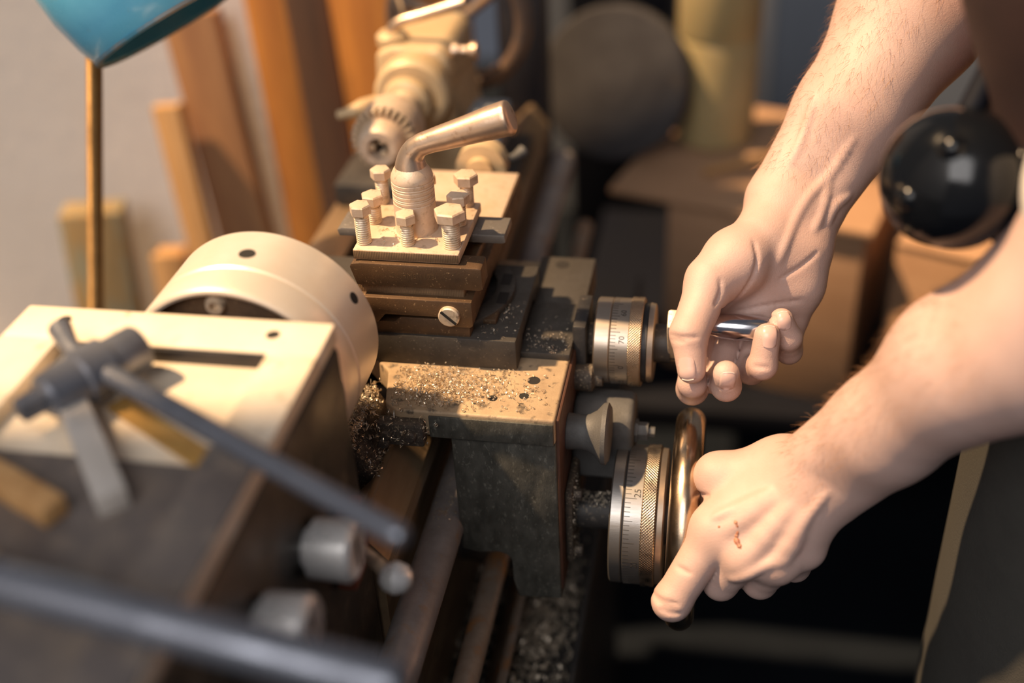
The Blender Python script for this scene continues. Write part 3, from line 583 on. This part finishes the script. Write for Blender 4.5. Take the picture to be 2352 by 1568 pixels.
onrod(190, 157, 182, 35, -142.5, 11, .35, .95, M_chipd, 'grey chips clinging on top of the carriage handwheel shaft')
swarf('metal_chips', [(161.2, np.random.uniform(12, 40), np.random.uniform(-166, -112)) for _ in range(150)], .3, .8, M_chipd, None, 'grit clinging to the shaft flange of the apron', 1)
swarf('metal_chips', [(86+11.5*math.sin(a), y, -137+11.5*math.cos(a)) for a, y in zip(np.random.normal(0, .4, 50), np.random.normal(8, 9, 50))], .3, .7, M_chip, None, 'few bright chips resting on the thick rod by the apron')
swarf('metal_chips', scatter(26, 60, 66, 14, 9, 22, 0, (38, 94, 50, 108)), .5, 1.3, M_chip, None, 'stray chips lying on the toolpost top plate', .1)
# ---------------------------------------------------------------- the person: joints in millimetres
HAND_RES = 1.2
RH = dict(elbow=(391.5, 287.2, 178.2), fore2=(337.9, 212.0, 103.6), fore1=(304.9, 166.4, 58.6), wrist=(274.2, 126.8, 17.8), t_cmc=(259.5, 105.8, 9.7), t_mcp=(231.4, 72.8, -0.8), t_ip=(221.9, 44.5, -17.4), t_tip=(224.3, 33.0, -33.0), thenar=(244.5, 86.6, 4.4), i_mcp=(227.3, 88.1, -30.9), i_pip=(224.8, 54.1, -61.6), i_dip=(224.9, 43.6, -50.0), i_tip=(224.8, 49.2, -43.6), m_mcp=(243.4, 91.8, -41.2), m_pip=(237.8, 61.6, -58.3), m_dip=(243.5, 40.2, -48.0), m_tip=(242.9, 34.2, -35.2), r_mcp=(262.5, 93.1, -41.6), r_pip=(256.9, 64.5, -52.7), r_dip=(262.4, 48.6, -38.1), r_tip=(263.6, 53.6, -22.3), p_mcp=(277.6, 95.7, -35.3), p_pip=(277.3, 74.2, -44.9), p_dip=(275.9, 64.7, -29.7), p_tip=(271.0, 64.2, -18.2), heel=(282.2, 109.2, 0.6), hypo=(279.7, 99.2, -16.7), pal1=(267.7, 103.1, -3.9), pal2=(262.2, 90.7, -27.2))
LH = dict(elbow=(377.1, -33.2, 44.6), fore2=(348.8, -24.2, 19.8), fore1=(321.5, -12.1, -29.2), wrist=(294.6, -4.4, -70.5), t_cmc=(275.1, 7.6, -75.8), t_mcp=(242.2, 7.2, -84.2), t_ip=(236.2, 20.1, -106.5), t_tip=(231.8, 18.6, -128.8), i_mcp=(243.4, -18.2, -99.9), i_pip=(221.7, -39.7, -134.9), i_dip=(224.0, -20.8, -147.6), i_tip=(228.8, -7.1, -143.6), m_mcp=(258.2, -29.4, -106.3), m_pip=(247.0, -25.0, -132.2), m_dip=(242.1, -6.2, -142.8), m_tip=(242.6, 6.8, -138.4), r_mcp=(275.2, -29.8, -108.4), r_pip=(267.9, -21.0, -132.8), r_dip=(259.0, -3.2, -143.5), r_tip=(256.0, 9.2, -139.0), p_mcp=(289.5, -21.6, -104.5), p_pip=(286.0, -13.0, -126.8), p_dip=(277.8, 1.5, -138.9), p_tip=(272.8, 12.1, -136.3))
# raised veins and tendons, and creases, traced over the skin
VEINS_L = [[(254.3, -43.7, -111.5), (262.7, -44.4, -104.4), (272.0, -44.8, -97.1), (280.5, -43.5, -94.2)],
  [(272.0, -44.8, -97.1), (282.9, -38.3, -83.8), (288.6, -32.5, -73.6), (296.2, -25.1, -61.7)],
  [(241.2, -25.1, -86.0), (254.1, -27.0, -76.6), (270.8, -23.5, -66.0)],
  [(280.5, -43.5, -94.2), (287.2, -36.9, -83.1)]]
TEND_L = [[(248.2, -27.1, -91.0), (271.1, -26.0, -69.6)],
  [(261.1, -37.7, -97.8), (279.9, -28.5, -72.3)],
  [(276.7, -38.3, -99.8), (286.6, -28.5, -74.5)]]
VEINS_R = [[(308.0, 120.5, 69.7), (296.2, 113.7, 49.3), (282.2, 106.1, 35.3), (272.8, 91.0, 20.0), (267.8, 82.0, 8.4)],
  [(296.2, 113.7, 49.3), (291.0, 106.0, 29.0), (286.0, 100.1, 18.4)],
  [(307.0, 115.3, 35.7), (298.1, 110.5, 29.7), (294.1, 106.1, 21.0)],
  [(286.9, 130.1, 90.0), (281.6, 121.8, 70.8), (273.8, 114.3, 53.3)]]
CREASE_R = [[(252.6, 83.6, 19.0), (254.9, 77.9, 10.1), (252.5, 68.9, 1.4), (245.7, 61.6, -7.0), (237.8, 57.9, -10.0)],
  [(248.6, 73.2, -19.8), (265.1, 78.2, -17.6), (281.8, 84.3, -17.4)],
  [(247.8, 71.5, -25.5), (256.1, 73.7, -24.9), (264.5, 77.6, -25.4)],
  [(269.0, 87.2, -5.8), (280.3, 91.6, 0.7), (288.2, 97.2, 6.4)],
  [(236.8, 60.5, 8.3), (237.9, 54.7, 3.2), (235.3, 50.5, -2.1)],
  [(213.7, 30.8, -9.7), (219.5, 29.3, -10.1), (227.4, 32.4, -11.6)],
  [(214.5, 29.4, -12.0), (220.8, 28.1, -12.3)],
  [(258.7, 35.8, -30.5), (266.5, 36.8, -31.4)],
  [(239.3, 25.6, -39.4), (247.3, 26.7, -40.1)]]
CREASE_L = [[(234.2, -18.9, -76.6), (237.9, -22.8, -76.3), (240.6, -22.1, -76.0)],
  [(214.3, -53.1, -123.5), (219.4, -54.1, -126.6), (225.1, -53.8, -127.8)],
  [(212.3, -51.7, -121.0), (218.2, -54.2, -122.8), (226.1, -51.9, -125.4)],
  [(217.2, -53.8, -129.0), (223.0, -53.9, -130.9), (227.4, -51.4, -132.3)],
  [(225.0, -44.3, -107.0), (231.9, -46.5, -108.6)]]
SCRATCH = [(254.2, -38.8, -75.8), (256.0, -41.2, -79.9), (255.7, -44.2, -84.0), (258.0, -45.0, -89.6)]
SCRATCH_DOT = [(246.0, -39.0, -80.7), (246.7, -39.4, -81.5)]
GOGGLE = [(331.5, -8.9, 106.1), (369.9, -8.7, 103.6), (313.9, -5.8, 71.3)]
# ---------------------------------------------------------------- smooth body surfaces grown from tapered limbs
class Field:
    """body: blended tapered limbs; digits: chains blended to the body but not to one another; cuts: creases"""
    def __init__(s): s.body, s.digits, s.cuts = [], [], []
    @staticmethod
    def limb(a, b, ra, rb, k=8.0, n=None, flat=1.0):
        return (np.array(a, float), np.array(b, float), ra, rb, k, None if n is None else np.array(n, float)/np.linalg.norm(n), flat)
    @staticmethod
    def dist(q, P):
        a, b, ra, rb, k, n, flat = q; ba = b-a; pa = P-a; t = np.clip(pa@ba/(ba@ba), 0, 1); v = pa-t[:, None]*ba; d2 = (v*v).sum(1)
        if n is not None: w = v@n; d2 = d2+w*w*(1/flat**2-1)
        return np.sqrt(d2)-(ra+(rb-ra)*t)
    @staticmethod
    def smin(x, y, k):
        h = np.maximum(k-np.abs(x-y), 0)/k; return np.minimum(x, y)-h*h*k*.25
    def pack(s):
        Q = s.body+[q for L, _ in s.digits for q in L]+[q for q, _ in s.cuts]; s.A = np.array([q[0] for q in Q]); s.BA = np.array([q[1] for q in Q])-s.A
        s.RA = np.array([q[2] for q in Q]); s.RB = np.array([q[3] for q in Q]); s.K = np.array([q[4] for q in Q]); s.L2 = (s.BA**2).sum(1)
    def near(s, c, rad):
        pa = c-s.A; t = np.clip((pa*s.BA).sum(1)/s.L2, 0, 1); return np.linalg.norm(pa-t[:, None]*s.BA, axis=1)-(s.RA+(s.RB-s.RA)*t) < rad+np.maximum(s.K, 14)
    def chain(s, L, P, ok=None):
        d = None
        for i, q in enumerate(L):
            if ok is not None and not ok[i]: continue
            e = s.dist(q, P); d = e if d is None else s.smin(d, e, q[4])
        return d
    def __call__(s, P, ok=None):
        n = len(s.body); base = s.chain(s.body, P, ok); out = base
        if base is None: base = np.full(len(P), 1e3); out = base
        for L, kj in s.digits:
            e = s.chain(L, P, None if ok is None else ok[n:]); n += len(L)
            if e is not None: out = np.minimum(out, s.smin(base, e, kj))
        for q, k in s.cuts:
            n += 1
            if ok is not None and not ok[n-1]: continue
            e = -s.dist(q, P); h = np.maximum(k-np.abs(out-e), 0)/k; out = np.maximum(out, e)+h*h*k*.25
        return out
def grow(F, h, B=16):
    """sparse surface nets over the field"""
    F.pack()
    prims = F.body+[q for L, _ in F.digits for q in L]
    lo = np.min([np.minimum(q[0], q[1])-max(q[2], q[3]) for q in prims], 0)-4*h; hi = np.max([np.maximum(q[0], q[1])+max(q[2], q[3]) for q in prims], 0)+4*h
    nb = np.ceil((hi-lo)/(B*h)).astype(int)+1; NC = nb*B+2; rad = B*h*.87+h
    I = np.stack(np.meshgrid(*[np.arange(k) for k in nb], indexing='ij'), -1).reshape(-1, 3); cen = lo+(I+.5)*B*h
    dmin = np.full(len(cen), 1e9)
    for q in prims: dmin = np.minimum(dmin, F.dist(q, cen)*(q[6] if q[5] is not None else 1.0))
    I = I[dmin < rad+6]
    g = np.stack(np.meshgrid(*[np.arange(B+1)]*3, indexing='ij'), -1).reshape(-1, 3)
    key = lambda c: (c[..., 0]*NC[1]+c[..., 1])*NC[2]+c[..., 2]
    VK, VP, FK = [], [], []
    off = np.array([[i, j, k] for i in (0, 1) for j in (0, 1) for k in (0, 1)])
    ed = [(a, b) for a in range(8) for b in range(a+1, 8) if np.abs(off[a]-off[b]).sum() == 1]
    for b in I:
        c = (lo+(b+.5)*B*h)[None]; P = lo+(b*B+g)*h
        D = F(P, F.near(c, rad)).reshape(B+1, B+1, B+1)
        if D.min() > 0 or D.max() < 0: continue
        sg = D < 0; cor = np.stack([D[o[0]:B+o[0], o[1]:B+o[1], o[2]:B+o[2]] for o in off], -1); cs = cor < 0
        act = np.argwhere(cs.any(-1) & ~cs.all(-1))
        if len(act):
            dv = cor[act[:, 0], act[:, 1], act[:, 2]]; acc = np.zeros((len(act), 3)); cnt = np.zeros(len(act))
            for a, e in ed:
                m = (dv[:, a] < 0) != (dv[:, e] < 0); t = np.where(m, dv[:, a]/np.where(m, dv[:, a]-dv[:, e], 1), 0)
                acc += np.where(m[:, None], off[a]+t[:, None]*(off[e]-off[a]), 0); cnt += m
            VK.append(key(act+b*B)); VP.append(lo+(b*B+act+acc/cnt[:, None])*h)
        for ax in range(3):
            u, v = [(1, 2), (2, 0), (0, 1)][ax]; s0 = sg[:B, :B, :B]; sl = [slice(0, B)]*3; sl[ax] = slice(1, B+1); s1 = sg[tuple(sl)]
            for flip in (0, 1):
                q = np.argwhere((s0 & ~s1) if flip == 0 else (~s0 & s1))
                if not len(q): continue
                q = q+b*B; eu = np.eye(3, dtype=int)[u]; ev = np.eye(3, dtype=int)[v]
                k4 = np.stack([key(q-eu-ev), key(q-ev), key(q), key(q-eu)], -1); FK.append(k4 if flip == 0 else k4[:, ::-1])
    VK = np.concatenate(VK); VP = np.concatenate(VP); FK = np.concatenate(FK); o = np.argsort(VK); VK, VP = VK[o], VP[o]
    idx = np.searchsorted(VK, FK); idx = np.minimum(idx, len(VK)-1); ok = (VK[idx] == FK).all(1)
    me = bpy.data.meshes.new('grown'); me.from_pydata(VP.tolist(), [], idx[ok].tolist()); me.update()
    b = bmesh.new(); b.from_mesh(me); be = [e for e in b.edges if e.is_boundary]
    if be: bmesh.ops.holes_fill(b, edges=be, sides=12); b.to_mesh(me)
    print('grown', len(me.polygons), 'open edges filled', len(be)); b.free(); return me

lb = Field.limb
FWD, RT, UP = np.array(fwd), np.array(r2), np.array(u2)          # picture directions at the hands, used to lay the limbs out
F = Field()
def vec(*k): return [np.array(x, float) for x in k]
def arm(H, side, pal):
    """forearm, wrist and palm; pal is the flat direction (normal of the palm)"""
    E, f2, f1, W = vec(H['elbow'], H['fore2'], H['fore1'], H['wrist']); ax = W-f1; ax /= np.linalg.norm(ax)
    wd = np.cross(ax, pal); wd /= np.linalg.norm(wd)
    return E, f2, f1, W, wd

# right arm (upper in the picture)
H = RH; E, f2, f1, W, wd = arm(H, 1, FWD)
SR = np.array((500., 360., 420.)); SL = np.array((480., -50., 330.))
F.body += [lb(SR, E, 52, 46, 20), lb(E, f2, 45, 42, 18), lb(f2, f1, 41, 32, 12)]
for s in (-1, 1): F.body += [lb(f1+wd*s*9, W+wd*s*10, 23.5, 17, 10), ]
F.body += [lb(W-wd*8, np.array(H['t_cmc']), 16, 15, 10), lb(W+wd*10, H['heel'], 16.5, 13.5, 10)] if (wd@RT) > 0 else [lb(W+wd*8, np.array(H['t_cmc']), 16, 15, 10), lb(W-wd*10, H['heel'], 16.5, 13.5, 10)]
T = np.array(H['thenar'])
F.body += [lb(H['t_cmc'], T, 16, 16.5, 9), lb(T, H['t_mcp'], 16, 13, 8), lb(W, H['m_mcp'], 15, 11.5, 12), lb(W, H['r_mcp'], 15, 11.5, 12), lb(T, H['i_mcp'], 15, 11.5, 10),
           lb(W, H['pal1'], 15, 15, 12), lb(H['pal1'], H['pal2'], 15, 13, 12), lb(H['heel'], H['hypo'], 14.5, 14, 10), lb(H['hypo'], H['p_mcp'], 13.5, 10.5, 10)]
def digit(H, c, r, k=2.5, kj=5): F.digits.append(([lb(H[c+'_mcp'], H[c+'_pip'], r[0], r[1], k), lb(H[c+'_pip'], H[c+'_dip'], r[1], r[2], k), lb(H[c+'_dip'], H[c+'_tip'], r[2], r[3], k)], kj))
digit(H, 'i', (9.8, 8.8, 7.8, 7.0)); digit(H, 'm', (9.8, 8.8, 8.0, 7.2)); digit(H, 'r', (9.4, 8.4, 7.8, 7.2)); digit(H, 'p', (8.6, 7.4, 7.0, 6.6))
F.digits.append(([lb(H['t_mcp'], H['t_ip'], 12.6, 10.3, 3), lb(H['t_ip'], H['t_tip'], 10.2, 7.8, 3)], 7))

# left arm (lower in the picture)
H = LH; E, f2, f1, W, wd = arm(H, -1, FWD)
F.body += [lb(SL, E, 48, 38, 20), lb(E, f2, 36, 33, 18), lb(f2, f1, 33, 26.5, 12)]
for s in (-1, 1): F.body += [lb(f1+wd*s*6, W+wd*s*10, 21.5, 17, 10)]
F.body += [lb(W, H['t_cmc'], 17, 14.5, 10), lb(H['t_cmc'], H['t_mcp'], 14.5, 12, 9), lb(W, H['i_mcp'], 16, 12.2, 10), lb(W, H['m_mcp'], 16, 12, 10), lb(W, H['r_mcp'], 15.5, 11.4, 10), lb(W, H['p_mcp'], 15, 10.5, 10), lb(H['t_cmc'], H['i_mcp'], 13, 12, 12)]
digit(H, 'i', (11.8, 10.2, 9.0, 7.8), 4); digit(H, 'm', (11, 9.6, 8.6, 7.6)); digit(H, 'r', (10.4, 9.2, 8.2, 7.4)); digit(H, 'p', (9.2, 8.2, 7.4, 6.6))
F.digits.append(([lb(H['t_mcp'], H['t_ip'], 12, 9.8, 4), lb(H['t_ip'], H['t_tip'], 9.6, 7.6, 4)], 6))
# shoulders and chest that join the arms (under the clothes)
F.body += [lb(SR, (500, 160, 420), 58, 80, 30), lb((500, 160, 420), SL, 80, 58, 30), lb((500, 160, 420), (505, 150, 300), 85, 80, 30)]

def onto(P, n=FWD):
    """slide points along the viewing direction onto the skin"""
    P = np.array(P, float)-n*12
    for _ in range(60): P = P+n*np.clip(F(P), -1, 5)[:, None]*.8
    return P
def smooth_line(L, k=5):
    L = [np.array(q, float) for q in L]; out = []
    for i in range(len(L)-1):
        a, b, c, d = L[max(i-1, 0)], L[i], L[i+1], L[min(i+2, len(L)-1)]
        for t in np.arange(k)/k: out.append(.5*(2*b+(c-a)*t+(2*a-5*b+4*c-d)*t*t+(3*b-a-3*c+d)*t**3))
    return np.array(out+[L[-1]])
LINES = [(onto(smooth_line(L)), r, dp, kk) for G_, r, dp, kk in ((VEINS_L, 1.7, 1.3, 3), (TEND_L, 3.2, 3.0, 6), (VEINS_R, 1.8, 1.85, 3)) for L in G_]
CUTS = [(onto(smooth_line(L)), r) for G_, r in ((CREASE_R[:1], .8), (CREASE_R[1:3], .6), (CREASE_R[3:], .45), (CREASE_L, .75)) for L in G_]
for L, r, dp, kk in LINES:
    for i in range(len(L)-1):
        e = min(1, .35+min(i, len(L)-2-i)*.35); F.body.append(lb(L[i]+FWD*dp, L[i+1]+FWD*dp, r*e, r*e, kk))
for L, r in CUTS:
    for i in range(len(L)-1):
        e = min(1, .4+min(i, len(L)-2-i)*.3); F.cuts.append((lb(L[i], L[i+1], r*e, r*e), 1.8))
M_skin = mat('skin', (.515, .365, .325), (.475, .32, .275), 0, .45, 30, .22, 1100, sss=.08, rvar=.06, c3=(.50, .30, .26), s3=16, m3=(.56, .74), spec=.4)
M_nail = mat('finger_nail', (.56, .385, .345), None, 0, .28, spec=.45)
M_nedge = mat('nail_edge', (.72, .62, .56), None, 0, .4)
per = thing('person', (500, 150, -850), 'person turning both crank wheels with bare forearms, dark clothes cropped by the frame', 'person')
body = link_mesh('body', grow(F, HAND_RES), M_skin, per, 180)

def nail(tip, nrm, d, w, l, back=0.0):
    n = np.array(nrm, float); n /= np.linalg.norm(n); d = np.array(d, float); d -= n*(d@n); d /= np.linalg.norm(d); x = np.cross(d, n); tip = np.array(tip, float)
    nu, nv = 9, 9; P = []
    for j in range(nv):
        for i in range(nu):
            a = (i/(nu-1)-.5)*2; c = j/(nv-1); ww = w/2*(1-.22*(1-c)**3-.10*c**4); yy = back+l*(c-.5)-(0 if c < .5 else 0)+l*.10*(1-a*a)*(1 if c > .5 else -1)*abs(c-.5)*2
            P.append(tip+x*a*ww+d*yy+n*30)
    P = np.array(P)
    for _ in range(40): P = P-n*np.clip(F(P), -1, 6)[:, None]*.8
    P = P+n*.35
    top = P+n*.25; V = np.vstack([P, top]); k = nu*nv; f = []
    for j in range(nv-1):
        for i in range(nu-1): q = j*nu+i; f += [(q, q+nu, q+nu+1, q+1), (k+q, k+q+1, k+q+nu+1, k+q+nu)]
    ring = [i for i in range(nu)]+[j*nu+nu-1 for j in range(1, nv)]+[(nv-1)*nu+i for i in range(nu-2, -1, -1)]+[j*nu for j in range(nv-2, 0, -1)]
    for a, b in zip(ring, ring[1:]+ring[:1]): f.append((a, b, k+b, k+a))
    me = bpy.data.meshes.new('nail'); me.from_pydata(V.tolist(), [], f); me.update()
    o = link_mesh('finger_nail', me, M_nail, body, 60)
    MB().tube([tuple(q) for q in top[(nv-1)*nu+1:nv*nu-1]], .28, 6).build('nail_edge', M_nedge, o); return o
H = RH
nail(H['t_tip'], -FWD-.55*RT, -UP, 9.8, 10.5, -.6)
nail(H['m_tip'], -FWD-.25*UP, UP-.2*FWD, 9.0, 9.5, -3)
nail(H['r_tip'], -FWD+.1*UP, UP, 8.8, 10, -1)
nail(H['p_tip'], -FWD, UP-.15*RT, 7.4, 8.5, -.5)

# scratches and hair on the skin
M_scab = mat('dried_scratch', (.34, .13, .07), (.42, .20, .12), 0, .5, 300)
MB().tube([tuple(q) for q in onto(smooth_line(SCRATCH, 6))+FWD*.55], [.5, .9, 1.2, .7, .9, .5, .35, .7, 1.1, .9, 1.3, .9, 1.4, 1.8, 1.6, 1.2, 1.5, .8, .4], 8).build('scratch', M_scab, body)
MB().tube([tuple(q) for q in onto(smooth_line(SCRATCH_DOT, 2))+FWD*.4], [.5, .9, .5], 8).build('scratch', M_scab, body)
def hairs(H, n, lo, hi, lmin, lmax):
    a, b, c = (np.array(H[k], float) for k in ('elbow', 'fore1', 'wrist')); me = body.data; m = len(me.vertices)
    co = np.empty(m*3); me.vertices.foreach_get('co', co); no = np.empty(m*3); me.vertices.foreach_get('normal', no)
    co = co.reshape(-1, 3)/S+np.array(body.location)/S+np.array(per.location)/S; no = no.reshape(-1, 3); ax = c-a; L = np.linalg.norm(ax); ax /= L
    t = (co-a)@ax/L; rr = np.linalg.norm(co-a-((co-a)@ax)[:, None]*ax, axis=1); ok = np.where((t > lo) & (t < hi) & (rr < 60) & ((no@FWD) < .45) & ((no@UP)-(no@RT)*.6 > -.15))[0]
    pick = np.random.choice(ok, n); V, Fc, o = [], [], 0
    for i in pick:
        p, nn = co[i], no[i]; d = ax*np.random.uniform(.5, 1)+nn*np.random.uniform(.35, .9)+np.random.normal(0, .35, 3); d /= np.linalg.norm(d); l = np.random.uniform(lmin, lmax); w = np.cross(d, nn); w /= np.linalg.norm(w)+1e-9; w2 = np.cross(d, w); q = []
        for k in range(4):
            u = k/3; x = p+d*l*u+ax*l*.35*u*u-nn*l*.25*u*u; r = .055*(1-.75*u); q += [x+w*r, x-w*r*.5+w2*r*.87, x-w*r*.5-w2*r*.87]
        V += q
        for k in range(3):
            for e in range(3): Fc.append((o+3*k+e, o+3*k+(e+1) % 3, o+3*k+3+(e+1) % 3, o+3*k+3+e))
        o += 12
    me2 = bpy.data.meshes.new('hair'); me2.from_pydata([tuple(v) for v in V], [], Fc); ho_ = link_mesh('arm_hair', me2, M_hair, body, 0); ho_['kind'] = 'stuff'
M_hair = mat('arm_hair', (.27, .13, .055), None, 0, .5)
hairs(RH, 1500, .12, .97, 4, 8); hairs(LH, 800, .05, 1.0, 4, 8)

# black goggles hanging in front of the chest
gg = thing('goggles', GOGGLE[2], 'glossy black rounded goggles hanging out of focus between the two forearms', 'goggles')
M_rub = mat('glossy_black_rubber', (.004, .005, .007), None, 0, .14, spec=.35)
for k, (c, nm) in enumerate(((GOGGLE[0], 'cup'), (GOGGLE[1], 'cup'))):
    c = Vector(c); ax = Vector((-.55, -.75, .35)).normalized()
    cupo = MB().rev([(-22, 0), (-22, 20), (-16, 28), (-4, 31), (8, 29.5), (16, 25), (22, 16), (24.5, 7), (25, 0)], c, ax, 48).build(nm, M_rub, gg, 60)
    for da, db in ((9, 14), (-13, -9)):
        vp = c+ax*21+Vector((da*.6, 0, db)); MB().rev([(-5, 0), (-5, 6), (-1, 6), (2, 4), (3, 0)], vp, ax, 24).build('highlight_bump', M_rub, cupo, 60)  # small bumps added to catch highlights on the cups
c0, c1 = Vector(GOGGLE[0]), Vector(GOGGLE[1])
MB().tube([c0+Vector((8, 4, 4)), (c0+c1)/2+Vector((0, 4, 8)), c1+Vector((-6, 4, 4))], [9, 7, 9], 14, 4).build('bridge', M_rub, gg, 60)
MB().tube([c0+Vector((4, 14, 20)), c0+Vector((30, 40, 80)), Vector((420, 60, 330))], [6, 5, 5], 10, 4).build('strap', M_navy, gg, 60)

# clothes
M_vest = mat('dark_brown_vest', (.052, .023, .019), (.04, .018, .015), 0, .8, 20, .3, 500)
M_cloth = mat('grey_olive_cloth', (.046, .044, .039), (.036, .034, .03), 0, .9, 25, .4, 700)
M_white = mat('white_cotton', (.75, .72, .70), None, 0, .9, 20, .3, 500)
G = Field(); G.body += [lb((466, 40, 90), (424, 6, 240), 104, 108, 30), lb((545, 250, 90), (530, 280, 260), 104, 100, 30), lb((515, 140, 60), (495, 150, 260), 110, 118, 30), lb((424, 0, 240), (470, -20, 360), 104, 80, 30), lb((530, 280, 260), (510, 340, 420), 96, 84, 30), lb((500, 0, 380), (510, 320, 440), 84, 84, 30)]
link_mesh('vest', grow(G, 6.0), M_vest, per, 180)
G = Field(); G.body += [lb((478, 40, -420), (474, 45, 95), 100, 100, 30), lb((560, 250, -420), (555, 245, 95), 104, 102, 30), lb((525, 145, -420), (522, 145, 95), 108, 108, 30)]
link_mesh('apron', grow(G, 6.0), M_cloth, per, 180)
G = Field(); G.body += [lb((500, 50, -420), (505, 40, -800), 84, 58, 20), lb((565, 240, -420), (570, 250, -800), 86, 58, 20)]
link_mesh('trousers', grow(G, 8.0), M_cloth, per, 180)
for x, y in ((530, 40), (595, 250)):
    G = Field(); G.body += [lb((x, y, -812), (x-110, y, -822), 38, 28, 15, (0, 0, 1), .9)]
    link_mesh('shoe', grow(G, 5.0), M_dark, per, 180)
G = Field(); E = np.array(LH['elbow'], float); G.body += [lb(SL, SL+(E-SL)*.74, 60, 50, 15)]
link_mesh('sleeve', grow(G, 4.0), M_white, per, 180)
